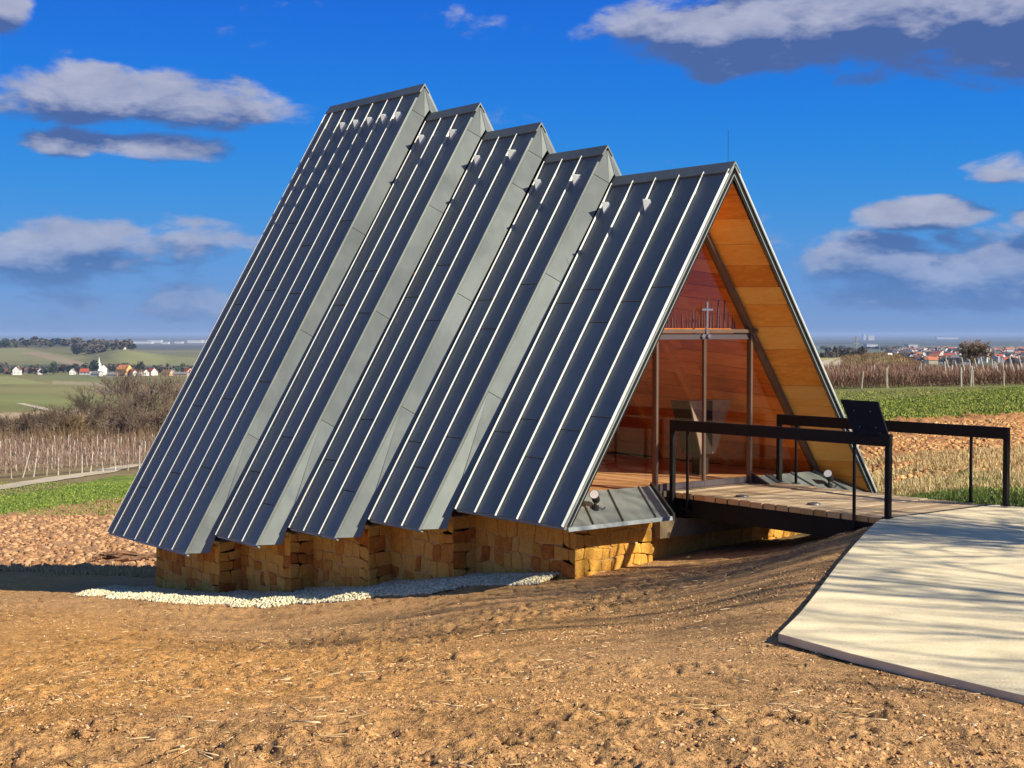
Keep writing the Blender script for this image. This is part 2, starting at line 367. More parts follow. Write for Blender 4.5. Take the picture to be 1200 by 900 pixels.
# grid
ths = [-math.pi + i * .12 for i in range(22)]
fine0, fine1 = -.42, .42
ths = [t for t in ths if t < fine0 - .1]
ths += list(np.linspace(ths[-1] + .05, fine0 - .02, 8)) + list(np.arange(fine0, fine1, .00135)) + list(np.linspace(fine1 + .02, math.pi, 26))
TH = np.array(ths); TH = TH[(TH > -math.pi + .001) | (TH < -math.pi + .0001)]
RD = [2.0, 2.6, 3.2, 3.8, 4.4]
r = 4.8
while r < 62000:
    RD.append(r)
    h_ = 2.2 + .09 * r if r < 100 else 12 + .02 * min(r, 3000)
    r += max(.0045 * r if r < 15 else .008 * r if r < 30 else .012 * r if r < 70 else .02 * r, .9 * r * r / (FOC * h_) if r < 120 else 0)
RD = np.array(RD)
A, B = np.meshgrid(TH, RD); a = A.ravel(); b_ = B.ravel()
z = ground_polar(a, b_)
xw = CAM.x + (np.cos(a) * FWD.x + np.sin(a) * RGT.x) * b_; yw = CAM.y + (np.cos(a) * FWD.y + np.sin(a) * RGT.y) * b_
colp = 600 + FOC * np.tan(np.clip(a, -1.2, 1.2)); depp = b_ * np.cos(np.clip(a, -1.2, 1.2))
rowp = HOR + FOC * (EYE_H - z) / np.maximum(depp, .5)
U = -yw; V = xw
def sst(x, a, b):
    t = np.clip((x - a) / (b - a), 0, 1); return t * t * (3 - 2 * t)
def inpoly(px, py, poly):
    ins = np.zeros(len(px), bool); n = len(poly)
    for i in range(n):
        x0, y0 = poly[i]; x1, y1 = poly[(i + 1) % n]
        c = ((y0 > py) != (y1 > py)); xx = (x1 - x0) * (py - y0) / ((y1 - y0) if y1 != y0 else 1e-9) + x0
        ins ^= c & (px < xx)
    return ins
wob = (fbm(xw * .6, yw * .6, 3, 5) - .5)
wobf = (fbm(xw * .02, yw * .02, 3, 6) - .5)
# edge columns of the map: left half (col<600) and right half
left = colp < 600
green_near = np.where(left, 603 + 2 * wob - (colp - 0) * .14 * (colp > 0), 492 - (colp - 1040) * .045 - wob * 4)   # row of the near edge of the green strip
green_far = np.where(left, np.interp(colp, [-2000, 0, 50, 130, 190], [585, 581, 575, 559, 553]), np.interp(colp, [960, 1040, 1110, 1200, 2000], [474, 468, 461, 452, 450])) + wob * 1.5
plough = (depp > 22) & (rowp > green_near) & np.where(left, rowp < 668 + wob * 10, rowp < 556 + wob * 14)
green = (rowp <= green_near) & (rowp > green_far) & (depp > 30)
# relief
lump = fbm(xw * 2.2, yw * 2.2, 4, 1) - .5; fine = fbm(xw * 9, yw * 9, 4, 2) - .5
ridg = 1 - np.abs(fbm(xw * 3.1, yw * 3.1, 4, 3) * 2 - 1)
clod = np.maximum(fbm(xw * 5.5, yw * 5.5, 3, 8) - .52, 0)
path_dist = np.where((U > 2.5) & (V > -7), 0, 1)
nearm = 1 - sst(b_, 20, 30)
smooth_zone = sst(fbm(xw * .35, yw * .35, 2, 12), .35, .6)
onpath = sst(U, 2.2, 2.9) * sst(V + 6.9 - .0 * U, -.2, .2) * 1.0
amp = np.where(plough, .09, np.where(green, .04, .05)) * (b_ < 140)
rel = lump * .05 * (.5 + .5 * smooth_zone) * nearm + fine * .05 * nearm * (.4 + smooth_zone) + clod * .07 * nearm * (.4 + 1.2 * smooth_zone)
rel += (b_ < 140) * (1 - nearm) * (ridg - .8) * amp + np.where(plough, (clod * .30 + lump * .12), 0) * (b_ < 140)
mid = fbm(xw * 13, yw * 13, 3, 51); hf = fbm(xw * 27, yw * 27, 2, 52) - .5
clus = sst(fbm(xw * .8, yw * .8, 3, 53), .40, .62)
rel += nearm * (sst(mid, .5, .75) * .012 * (.3 + clus) - sst(mid, .42, .25) * .026 * clus + hf * .014)
rel *= 1 - .85 * onpath
rel -= onpath * .0
bld = sst(V, -5.0, -4.2) * sst(-V, -6, -4) * sst(U, -10.5, -9.5) * sst(-U, -.5, .2)
rel *= 1 - .6 * bld
z = z + rel
# colours (albedo)
Cc = np.zeros((len(z), 3))
def setc(mask, col): Cc[mask] = col
Cc[:] = (.60, .335, .14)
Cc[:] = Cc * (1 + .35 * (fbm(xw * .5, yw * .5, 4, 20) - .5))[:, None]
orange = sst(fbm(xw * .18, yw * .18, 2, 23) + .35 * np.exp(-((colp - 80) / 190) ** 2 - ((rowp - 735) / 35) ** 2), .55, .78) * (depp < 30)
Cc = Cc * (1 - orange[:, None]) + np.array((.66, .34, .11)) * orange[:, None]
dark = sst(fbm(xw * 2.6, yw * 2.6, 4, 25), .52, .72) * .22 * nearm
Cc *= (1 - dark)[:, None]
pits = sst(mid, .40, .26) * (.25 + .75 * clus) * nearm; Cc *= (1 - .55 * pits)[:, None]
grey = sst(colp, 480, 900) * (depp < 20) * .5
Cc = Cc * (1 - grey[:, None]) + np.array((.60, .35, .155)) * (Cc.mean(1) / .38)[:, None] * grey[:, None]
setc(plough, (.46, .26, .13))
pv = np.where(plough, 1 + .7 * (fbm(xw * 1.1, yw * 1.1, 4, 30) - .5), 1); Cc *= pv[:, None]
rightp = plough & ~left; Cc[rightp] *= (1.2, 1.02, .78)
# dry verge beside the bridge
verge = (~left) & (depp > 16) & (depp < 31) & (colp > 930)
vm = (sst(rowp, 545, 560) * verge)[:, None]
Cc = Cc * (1 - vm) + np.array((.44, .33, .16)) * (1 + .5 * wob)[:, None] * vm
gm = sst(fbm(xw * .9, yw * .9, 3, 33), .46, .6)[:, None]
gcol = np.array((.13, .20, .03)) * (1 - gm) + np.array((.23, .29, .05)) * gm
Cc = np.where(green[:, None], gcol * (1 - .25 * (~left))[:, None], Cc)
# beyond the strips
far_l = left & (rowp <= green_far) & (depp > 60); far_r = (~left) & (rowp <= green_far) & (depp > 60)
def blend(mask, c, n=.25, sc_=.05, s=40):
    k = 1 + n * 2 * (fbm(xw * sc_, yw * sc_, 3, s) - .5); Cc[mask] = (np.array(c)[None] * k[:, None])[mask]
blend(far_l, (.26, .20, .10), .3, .2)
blend(far_l & (rowp < 545) & (depp < 190), (.27, .20, .12), .3, .3)
valley = left & (depp > 190)
blend(valley, (.235, .20, .12), .2, .01)
blend(valley & (rowp < 500), (.30, .19, .13), .2, .01)
blend(valley & (rowp < 492) & (rowp > 484), (.46, .36, .22), .1, .01)
blend(valley & (rowp < 484), (.23, .21, .08), .3, .006)
blend(valley & inpoly(colp, rowp, [(-900, 452), (90, 462), (230, 470), (230, 482), (-900, 478)]), (.20, .20, .07), .25, .008)
blend(valley & inpoly(colp, rowp, [(-900, 440), (10, 441), (60, 450), (-900, 452)]), (.27, .27, .10), .1, .01)
blend(valley & inpoly(colp, rowp, [(60, 438), (230, 446), (230, 452), (40, 443)]), (.18, .19, .075), .2, .01)
blend(valley & inpoly(colp, rowp, [(100, 456), (230, 450), (230, 462), (120, 462)]), (.24, .19, .12), .2, .01)
blend(valley & (rowp < 437) & (rowp > 426) & (depp > 1500), (.13, .13, .09), .4, .01)
blend(valley & (rowp < 427) & (depp > 1800), (.19, .18, .08), .35, .003)
blend(valley & inpoly(colp, rowp, [(-900, 405), (30, 408), (95, 420), (60, 424), (-900, 418)]), (.24, .23, .10), .2, .004)
blend(valley & inpoly(colp, rowp, [(125, 416), (150, 411), (230, 420), (230, 428), (150, 428)]), (.24, .24, .095), .2, .004)
blend(valley & inpoly(colp, rowp, [(-900, 460), (60, 463), (100, 474), (-900, 476)]), (.23, .24, .08), .2, .01)
blend(valley & inpoly(colp, rowp, [(0, 484), (110, 480), (230, 484), (230, 492), (0, 494)]), (.45, .34, .20), .2, .01)
blend(valley & inpoly(colp, rowp, [(60, 446), (140, 450), (230, 455), (230, 458), (60, 450)]), (.30, .25, .14), .2, .01)
blend(valley & inpoly(colp, rowp, [(22, 412), (50, 413), (120, 430), (100, 432)]) & (depp > 1500), (.33, .25, .16), .1, .01)
blend(valley & (rowp < 407) & (depp > 2300), (.10, .10, .07), .4, .002)
blend(valley & (depp > 5200), (.12, .125, .11), .45, .0006)
blend(far_r, (.26, .20, .10), .35, .2)
blend(far_r & (depp < 125), (.20, .20, .07), .35, .3)
blend(far_r & (depp > 130) & (depp < 290), (.36, .29, .13), .45, .06, 44)
blend(far_r & (depp > 130) & (depp < 290) & (fbm(xw * .05, yw * .05, 3, 47) > .55), (.24, .27, .09), .2, .2)
blend(far_r & (depp >= 290), (.13, .15, .10), .35, .004)
blend(far_r & (depp > 6500), (.10, .11, .10), .45, .0006)
# sheet of the far plain shows field patches
cell = np.floor(xw / 420 + .3 * np.sin(yw / 900)) * 13.7 + np.floor(yw / 700) * 7.1
pr = (np.sin(cell * 12.9898) * 43758.5453) % 1
pm = (depp > 4500); Cc[pm] *= (.65 + .8 * pr[pm])[:, None]
sand = ((U > 2.2) & (V > -1) & (V < 3)).astype(float) * 0
nR, nT = len(RD), len(TH)
me = bpy.data.meshes.new('ground'); nv = nR * nT
i_, j_ = np.meshgrid(np.arange(nR - 1), np.arange(nT), indexing='ij'); jn = (j_ + 1) % nT
q = np.stack([i_ * nT + j_, i_ * nT + jn, (i_ + 1) * nT + jn, (i_ + 1) * nT + j_], -1).reshape(-1, 4)[:, ::-1]
me.vertices.add(nv + 1); co = np.stack([xw, yw, z], 1); co = np.vstack([co, [[CAM.x, CAM.y, .45]]]); me.vertices.foreach_set('co', co.ravel())
ft = np.stack([np.full(nT, nv), (np.arange(nT) + 1) % nT, np.arange(nT)], 1)
nq = len(q); me.loops.add(nq * 4 + nT * 3); me.polygons.add(nq + nT)
me.loops.foreach_set('vertex_index', np.concatenate([q.ravel(), ft.ravel()]).astype(np.int32))
me.polygons.foreach_set('loop_start', np.concatenate([np.arange(nq) * 4, nq * 4 + np.arange(nT) * 3]).astype(np.int32))
me.polygons.foreach_set('use_smooth', np.ones(nq + nT, bool))
at = me.color_attributes.new('soil', 'FLOAT_COLOR', 'POINT')
Cf = np.ones((nv + 1, 4)); Cf[:nv, :3] = np.clip(Cc, .01, .9); Cf[nv, :3] = (.4, .25, .14); at.data.foreach_set('color', Cf.ravel())
me.update(calc_edges=True); me.validate()
m, nt, b = mat('earth'); p = posvec(nt)
ac = nt.nodes.new('ShaderNodeAttribute'); ac.attribute_name = 'soil'; ac.attribute_type = 'GEOMETRY'
n1 = noise(nt, p, 14, 6, .65, 2.1, .4); n2 = noise(nt, p, 55, 4, .6); n3 = noise(nt, p, 3.1, 4, .6)
n4 = noise(nt, p, 28, 5, .7, 2.2, 1.2); pit = ramp(nt, n4, .33, .43, .34, 1.0)
k = ramp(nt, n1, .25, .75, .74, 1.22) * ramp(nt, n2, .2, .8, .78, 1.2) * ramp(nt, n3, .25, .75, .88, 1.1) * pit
c = mixc(nt, 1.0, X(nt, ac.outputs['Color']), comb(nt, k, k, k), 'MULTIPLY')
nt.links.new(c.o, b.inputs['Base Color']); setb(b, Roughness=.95); b.inputs['Specular IOR Level'].default_value = .15
bump(nt, b, n1 * .6 + n2 * .45 + pit * .25, 1.0, .045)
me.materials.append(m); MT['earth'] = m
ground = kind(link('ground', me), 'structure')
# ------------------------------------------------------------------ chapel
SH = {1: dict(F=-6.975, B=-9.942, H=6.202, W=4.384, E=-1.237), 2: dict(F=-5.425, B=-6.975, H=5.690, W=4.025, E=-.961), 3: dict(F=-3.898, B=-5.425, H=5.202, W=3.649, E=-.717),
      4: dict(F=-2.411, B=-3.898, H=4.703, W=3.284, E=-.472), 5: dict(F=0.0, B=-2.411, H=4.242, W=2.914, E=-.213)}
chapel = empty('chapel', (0, 5, -1.3), 'five-stepped A-frame chapel with grey standing-seam metal roofs, glazed gable and stone plinth', 'chapel')
def uf(k, t): return SH[k]['F'] - (.10 if k < 5 else .06) * (1 - t)
def ub(k, t): return SH[k]['B'] - .147 * (1 - t) + (0 if k == 1 else (.27 * t + .12 * (1 - t) + .12 * (1 - t)))
def surf(k, s, fr, t, n=0.0):
    """point on roof slope: s side, fr 0 back..1 front, t 0 ridge..1 eave, n metres proud"""
    d = SH[k]; L = math.hypot(d['W'], d['H'] - d['E']); nx = (d['H'] - d['E']) / L; nz = d['W'] / L
    u = ub(k, t) + (uf(k, t) - ub(k, t)) * fr
    return P(u, s * (d['W'] * t + nx * n), d['H'] + (d['E'] - d['H']) * t + nz * n)
PAN = {1: [0, .085, .231, .383, .537, .692, .846, 1], 2: [0, .333, .667, 1], 3: [0, .333, .667, 1], 4: [0, .333, .667, 1], 5: [0, .2, .4, .6, .80, 1]}
JNT = {1: [[.3, .66], [.49, .9], [.30, .72], [.46, .86], [.36, .70], [.47, .84], [.31, .66]], 2: [[.48, .86], [.40, .78], [.50, .92]], 3: [[.44, .84], [.36, .74], [.5, .9]],
       4: [[.42, .8], [.5, .86], [.38, .78]], 5: [[.40, .78], [.36, .74], [.46, .84], [.40, .76], [.36, .72], []]}
TH_S = .255
for k in range(1, 6):
    d = SH[k]; fr = PAN[k]
    # underside shell: dark lining of each slope
    shell = MB()
    for s in (-1, 1):
        th = .30 if k < 5 else .09
        f1 = 1.0 - (.012 if k < 5 else .02)
        a = [surf(k, s, 0, .0, -.012), surf(k, s, f1, .0, -.012), surf(k, s, f1, 1, -.012), surf(k, s, 0, 1, -.012)]
        bb = [surf(k, s, 0, .045 if k < 5 else .012, -th), surf(k, s, f1, .045 if k < 5 else .012, -th), surf(k, s, f1, .955 if k < 5 else .99, -th), surf(k, s, 0, .955 if k < 5 else .99, -th)]
        shell.hexa(a + bb)
    rf = part('roof', shell, 'roof_under', chapel, label=['tallest rear roof step', 'second roof step from the rear', 'middle roof step', 'fourth roof step, next to the front one', 'front roof step over the glazed gable'][k - 1])
    for s in (-1, 1):
        for i in range(len(fr) - 1):
            js = [0.012] + JNT[k][i] + [1.0]
            w_ = .012
            for q0, q1 in zip(js[:-1], js[1:]):
                e = .003 / 7
                pm = MB()
                fa, fb = fr[i], fr[i + 1]
                lo = [surf(k, s, fa, q0 + e, -.010), surf(k, s, fb, q0 + e, -.010), surf(k, s, fb, q1 - e * 2, -.010), surf(k, s, fa, q1 - e * 2, -.010)]
                hi = [surf(k, s, fa, q0 + e, 0), surf(k, s, fb, q0 + e, 0), surf(k, s, fb, q1 - e * 2, .006), surf(k, s, fa, q1 - e * 2, .006)]
                pm.hexa(lo + hi); o = part('panel', pm, 'roof', rf); bevel(o, .003)
        # seams
        du = d['F'] - d['B']
        for i, f in enumerate(fr):
            if f == 1 and k < 5: continue
            if f == 0 and k == 1: f = .004
            hw = .0055 / du
            f_ = f + (hw if f == 0 else -hw if f == 1 else 0) + (0.0 if f else hw)
            sm = MB()
            lo = [surf(k, s, f_ - hw, .02, .001), surf(k, s, f_ + hw, .02, .001), surf(k, s, f_ + hw, 1.001, .001), surf(k, s, f_ - hw, 1.001, .001)]
            hi = [surf(k, s, f_ - hw, .02, .038), surf(k, s, f_ + hw * .1, .02, .038), surf(k, s, f_ + hw * .1, 1.001, .038), surf(k, s, f_ - hw, 1.001, .038)]
            sm.hexa(lo + hi); part('seam', sm, 'seam' , rf)
        # eave drip edge
        em = MB(); em.hexa([surf(k, s, 0, .996, -.05), surf(k, s, 1, .996, -.05), surf(k, s, 1, 1.003, -.05), surf(k, s, 0, 1.003, -.05), surf(k, s, 0, .996, -.011), surf(k, s, 1, .996, -.011), surf(k, s, 1, 1.003, -.011), surf(k, s, 0, 1.003, -.011)])
        part('drip_edge', em, 'edge', rf)
        # gable facing of the step (shells 1-4): sheet pieces butted with fine joints
        if k < 5:
            sl = (d['H'] - d['E']) / d['W']
            ov = lambda zz: (d['H'] - zz) / sl
            def gp(vv, zz, pr):
                t = (d['H'] - zz) / (d['H'] - d['E']); inn = min(max((ov(zz) - vv) / .20, 0), 1) * .15
                return P(uf(k, min(max(t, 0), 1)) + pr + inn, s * vv, zz)
            zs = [d['E'], d['E'] + .22, d['E'] + 1.75, d['E'] + 3.35, d['E'] + 5.0, d['H'] - TH_S * sl + .0]
            zs = [q for q in zs if q < d['H'] - TH_S * sl - .3] + [d['H'] - TH_S * sl + .0]
            def iv(zz): return max(ov(zz) - (.30 if zz < d['E'] + .01 else TH_S - .008 * (zz - d['E']) / 2), 0)
            pcs = []
            z0 = zs[0]
            poly = [(ov(z0), z0), (ov(z0) - .30, z0), (ov(zs[1]) - TH_S, zs[1]), (iv(zs[2] - .132), zs[2] - .132), (ov(zs[2]), zs[2] - .002)]
            pcs.append(poly)
            for z0, z1 in zip(zs[2:-1], zs[3:]): pcs.append([(ov(z0 + .002), z0 + .002), (iv(z0 - .128), z0 - .128), (iv(z1 - .132), z1 - .132), (ov(z1 - .002), z1 - .002)])
            zt = zs[-1]; pcs.append([(ov(zt + .002), zt + .002), (iv(zt - .128), zt - .128), (0.004, zt + .002), (0.004, d['H'] - .05), (ov(d['H'] - .05), d['H'] - .05)])
            for pc in pcs:
                g = MB(); g.prism([gp(a, b, -.002) for a, b in pc], P(.016, 0, 0)); bevel(part('gable_sheet', g, 'roof', rf), .003)
            g = MB(); g.prism([P(uf(k, (d['H'] - q) / (d['H'] - d['E'])) - .022, s * (ov(q) + .036 * 1.18), q) for q in (d['E'], d['H'] - (.22 if s < 0 else .09))] + [P(uf(k, (d['H'] - q) / (d['H'] - d['E'])) - .022, s * (ov(q) + .001), q) for q in (d['H'] - (.22 if s < 0 else .09), d['E'])], P(.034, 0, 0)); part('shade_upstand', g, 'roof', rf)  # upstand added so that its shadow darkens the last panel
    # ridge cap
    L = math.hypot(d['W'], d['H'] - d['E']); dv = d['W'] / L; dzz = (d['H'] - d['E']) / L
    cp = MB(); u0, u1 = ub(k, 0) - .02, uf(k, 0) + .03; cl = .15
    for s in (-1, 1):
        pr = [(0, .03), (s * (cl * dv + .03 * dzz), .03 - cl * dzz + .03 * dv - .03), (s * (cl * dv + .012 * dzz), -cl * dzz + .005), (0, -.005)]
        cp.prism([P(u0, a, d['H'] + b) for a, b in pr], P(u1 - u0, 0, 0))
    part('ridge_cap', cp, 'edge' if False else 'roof', rf)
    # vents
    VN = {1: [(403, 150), (418.5, 147), (434.5, 144), (451, 140.5), (468, 138)], 2: [(495.5, 165), (531.5, 159)], 3: [(560.5, 189.5), (600.5, 183)], 4: [(631.5, 218), (676, 212.5)], 5: [(711, 245), (759, 242)]}
    for s in (-1, 1):
        for (px, py) in VN[k]:
            dr = FWD * math.cos(TILT) + Vector((0, 0, -math.sin(TILT))); up = FWD * math.sin(TILT) + Vector((0, 0, math.cos(TILT)))
            ray = dr * FOC + RGT * (px - 600) + up * (450 - py)
            p0 = surf(k, -1, 0, 0); e1 = surf(k, -1, 1, 0) - p0; e2 = surf(k, -1, 0, 1) - p0; nn = e1.cross(e2).normalized()
            tt = (p0 - CAM).dot(nn) / ray.dot(nn); hit = CAM + ray * tt
            T_ = (d['H'] - hit.z) / (d['H'] - d['E']); uu = -hit.y
            def vp(a, dn, n_): return surf(k, s, (uu + a - ub(k, T_)) / (uf(k, T_) - ub(k, T_)), T_ + dn / L, n_)
            q = MB(); A_ = vp(-.05, -.04, .0); B_ = vp(.06, -.06, .0); C_ = vp(.0, .10, .0); D_ = vp(-.015, -.04, .12); E_ = vp(0, -.12, .002)
            i = 0; q.v = [tuple(A_), tuple(B_), tuple(C_), tuple(D_), tuple(E_)]; q.f = [(0, 2, 3), (2, 1, 3), (1, 4, 3), (4, 0, 3), (0, 4, 1, 2)]
            part('roof_vent', q, 'sun_pale_vent_metal', rf)
# front verge trims of the front shell
d = SH[5]; sl5 = (d['H'] - d['E']) / d['W']
for s in (-1, 1):
    g = MB(); g.prism([P(0 - .06 * (1 - t), s * (d['W'] * t), d['H'] + (d['E'] - d['H']) * t) for t in (0.0, 1)] + [P(0 - .06 * (1 - t), s * (d['W'] * t - .022), d['H'] + (d['E'] - d['H']) * t) for t in (1, .012)], P(.02, 0, 0))
    part('verge_trim', g, 'edge', chapel)
    g = MB(); g.prism([P(-.012 - .06 * (1 - t), s * (d['W'] * t - .023), d['H'] + (d['E'] - d['H']) * t) for t in (0.013, 1)] + [P(-.012 - .06 * (1 - t), s * (d['W'] * t - .13), d['H'] + (d['E'] - d['H']) * t) for t in (1, .045)], P(.012, 0, 0))
    part('verge_trim', g, 'verge', chapel)
    g = MB(); g.prism([P(.001 - .06 * (1 - t), s * (d['W'] * t - .082), d['H'] + (d['E'] - d['H']) * t) for t in (0.03, 1)] + [P(.001 - .06 * (1 - t), s * (d['W'] * t - .096), d['H'] + (d['E'] - d['H']) * t) for t in (1, .034)], P(.008, 0, 0))
    part('verge_trim', g, 'edge', chapel)
# splayed timber reveal between verge and glazing
GA, GW, GZ, GU = 3.47, 2.40, .0, -.6      # glazing frame: apex height, half width, foot, plane
nb = 15
for s in (-1, 1):
    rv = part('reveal', MB().poly([P(-.07, s * 2.83, -.2), P(GU - .03, s * (GW + .09), -.03), P(GU - .03, s * .04, GA + .13), P(-.11, s * .03, 4.14)]), 'black', chapel)
    def oz(z_): t = (4.12 - z_) / 4.31; return P(-.012 - .06 * (1 - t), s * (.02 + 2.77 * t), z_)
    def iz(z_):
        if z_ > GA + .03: f = (z_ - GA - .03) / (4.12 - GA - .03); return P(GU + (-.072 - GU) * f, s * .02 * f, z_)
        if z_ < 0: f = -z_ / .19; return P(GU + (-.012 - GU) * f, s * (GW + .39 * f), z_)
        return P(GU, s * GW * (1 - z_ / (GA + .03)), z_)
    zz = [-.19]
    while zz[-1] < 3.95: zz.append(zz[-1] + random.uniform(.20, .34))
    zz[-1] = 4.10
    for z0, z1 in zip(zz[:-1], zz[1:]):
        a0, a1 = z0 + .0016, z1 - .0016
        for brk in (GA + .03, 0.0):
            pass
        pl_ = [oz(a0), oz(a1), iz(a1)] + [iz(q_) for q_ in (GA + .03, 0.0) if a0 < q_ < a1] + [iz(a0)]
        pl_ = [p_ for i_p, p_ in enumerate(pl_) if i_p == 0 or (p_ - pl_[i_p - 1]).length > .004]
        nn = (oz(2.2) - oz(2.0)).cross(iz(2.0) - oz(2.0)).normalized()
        if nn.x * s > 0: nn = -nn
        lift = random.uniform(.0, .007)
        q = MB(); q.prism([p_ - nn * .014 for p_ in pl_], nn * (.014 + lift)); bevel(part('board', q, 'wood', rv), .003)
# inner room
IA0, IW0 = 3.40, 2.34
def room(s, u, t, off=0.0):    # inner slope: t 0 ridge..1 floor, widening to the back
    g = (GU - u) / 8.7; A2 = IA0 + 1.3 * g; W2 = IW0 + .75 * g
    return P(u, s * (W2 * t + off), A2 * (1 - t) + .03 * t)
for s in (-1, 1):
    liner = part('inner_wall', MB().poly([room(s, -.62, 0, .03), room(s, -9.3, 0, .03), room(s, -9.3, 1.03, .03), room(s, -.62, 1.03, .03)]), 'roof_under', chapel, label='board lining of the inside slope')
    nr = 18
    for i in range(nr):
        us = [-.63] + [-.63 - 1.35 * (j + .5 * (i % 2)) - random.uniform(0, .3) for j in range(1 if i % 2 == 0 else 0, 6)] + [-9.28]
        us = [u for u in us if u >= -8.6] + [-9.28]
        for ua, uc in zip(us[:-1], us[1:]):
            t0, t1 = i / nr + .0008, (i + 1) / nr - .0008; o2 = -random.uniform(0, .006)
            q = MB(); q.hexa([room(s, ua - .001, t0, .02), room(s, uc + .001, t0, .02), room(s, uc + .001, t1, .02), room(s, ua - .001, t1, .02), room(s, ua - .001, t0, o2), room(s, uc + .001, t0, o2), room(s, uc + .001, t1, o2), room(s, ua - .001, t1, o2)])
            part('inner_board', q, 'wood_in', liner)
for u in (-2.4, -3.9, -5.4, -7.0):
    for s in (-1, 1):
        q = MB(); q.hexa([room(s, u, .0, 0), room(s, u - .10, .0, 0), room(s, u - .10, 1, 0), room(s, u, 1, 0), room(s, u, .03, -.12), room(s, u - .10, .03, -.12), room(s, u - .10, 1, -.12), room(s, u, 1, -.12)])
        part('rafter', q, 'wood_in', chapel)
q = MB().poly([room(-1, -9.25, 1.02), room(1, -9.25, 1.02), room(1, -9.25, 0)]); bw = part('rear_wall', q, 'wood_in', chapel)
for i in range(14):      # boards of the rear wall
    z0, z1 = .03 + i * .33, .03 + (i + 1) * .33 - .004; g = 1.0; A2, W2 = IA0 + 1.3, IW0 + .75
    h0 = W2 * (1 - z0 / A2); h1 = W2 * (1 - z1 / A2)
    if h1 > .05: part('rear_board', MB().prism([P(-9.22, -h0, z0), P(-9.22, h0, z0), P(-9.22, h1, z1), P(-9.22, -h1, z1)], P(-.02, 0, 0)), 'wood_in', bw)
fl = part('floor', MB().box(-2.5, 2.5, .62, 9.3, -.14, -.02), 'plate', chapel)
xx = -2.45; j = 0
while xx < 2.44:
    us = [.60, .60 + random.uniform(1.2, 3.5), .6 + random.uniform(4.5, 6.5), 9.28]
    for a2, c2 in zip(us[:-1], us[1:]): part('floor_board', MB().box(xx, min(xx + .137, 2.47), a2 + .001, c2 - .001, -.019, .03), 'floor', fl)
    xx += .14
# sticks added behind the upper pane, imitating a reflection of fence and trees
lg = part('reflection_sticks', MB().box(-.82, .84, .72, .80, 2.04, 2.12), 'wood_in', chapel, label='added row of uneven sticks imitating a reflection in the upper pane')
xs = -.78
while xs < .80:
    top = (3.47 - 2.12) - abs(xs) * 1.446 - .12
    hh = max(.10, min(.13 + .26 * random.random() ** 1.2 + .06 * math.sin(xs * 5), top)); lean = random.uniform(-.02, .02); r_ = random.uniform(.010, .019)
    part('stick', MB().tube([(xs, .76, 2.121), (xs + lean, .76, 2.12 + hh)], [r_, r_ * .55], 6), 'stick_refl', lg)
    xs += random.uniform(.045, .085)
# glazing frame
def fbar(pts, dp=(.05, -.05), m='frame', name='frame_bar', par=None, lab=None):
    q = MB(); q.prism([P(GU + dp[0], a, b) for a, b in pts], P(dp[1] - dp[0], 0, 0)); return bevel(part(name, q, m, par, lab), .004)
gf = part('glazed_front', MB().prism([P(GU + .06, -GW - .03, -.06), P(GU + .06, GW + .03, -.06), P(GU + .06, GW - .02, .015), P(GU + .06, -GW + .02, .015)], P(-.12, 0, 0)), 'frame', chapel, label='triangular glazed gable with double doors')
gs = GA / GW; fw = .062
for s in (-1, 1):
    fbar([(s * GW, .016), (s * (GW - fw * 1.15), .016), (s * .0, GA - fw * 1.15 * gs), (s * .0, GA)], par=gf, dp=(.055, -.055))
TRZ = 2.09
tw = (GA - TRZ) / gs - fw
fbar([(-tw, TRZ - .03), (tw, TRZ - .03), (tw, TRZ + .02), (-tw, TRZ + .02)], dp=(.045, -.045), par=gf)
for vv in (-.86, .92):
    fbar([(vv - .02, .016), (vv + .02, .016), (vv + .02, TRZ - .031), (vv - .02, TRZ - .031)], dp=(.04, -.04), par=gf)
def pane(pts, dp=.0, par=gf, lab=None):
    q = MB(); q.prism([P(GU + dp, a, b) for a, b in pts], P(-.012, 0, 0)); return part('pane', q, 'glass', par, lab)
pane([(-tw + .02, TRZ + .031), (tw - .02, TRZ + .031), (0.0, GA - fw * 1.2 * gs)], lab='upper triangular pane')
def lim(zz): return (GA - zz) / gs - fw - .01
pane([(-lim(.02), .02), (-.886, .02), (-.886, min(TRZ - .032, GA - (.886 + fw + .01) * gs)), (-lim(TRZ - .032), TRZ - .032)] if lim(TRZ - .032) > .886 else [(-lim(.02), .02), (-.886, .02), (-.886, GA - (.886 + fw + .01) * gs)])
pane([(lim(.02), .02), (.946, .02), (.946, GA - (.946 + fw + .01) * gs)])
for (a, c2, hinge) in ((-.832, .028, -1), (.034, .892, 1)):
    dr_ = part('door', MB().prism([P(GU + .012, a, TRZ - .115), P(GU + .012, c2, TRZ - .115), P(GU + .012, c2, TRZ - .033), P(GU + .012, a, TRZ - .033)], P(-.035, 0, 0)), 'bar', chapel, label='left glass door leaf' if hinge < 0 else 'right glass door leaf')
    q = MB(); q.prism([P(GU, a, .10), P(GU, c2, .10), P(GU, c2, TRZ - .116), P(GU, a, TRZ - .116)], P(-.012, 0, 0)); part('pane', q, 'glass', dr_)
    part('bottom_rail', MB().prism([P(GU + .012, a, .02), P(GU + .012, c2, .02), P(GU + .012, c2, .099), P(GU + .012, a, .099)], P(-.035, 0, 0)), 'bar', dr_)
    e = c2 - .008 if hinge < 0 else a + .008
    part('edge_profile', MB().box(e - .008, e + .008, -GU - .022, -GU + .02, .1, TRZ - .116), 'frame', dr_)
    kx = c2 - .05 if hinge < 0 else a + .05
    part('knob', MB().tube([P(GU + .012, kx, TRZ - .07), P(GU + .045, kx, TRZ - .07)], .028, 14), 'chrome', dr_)
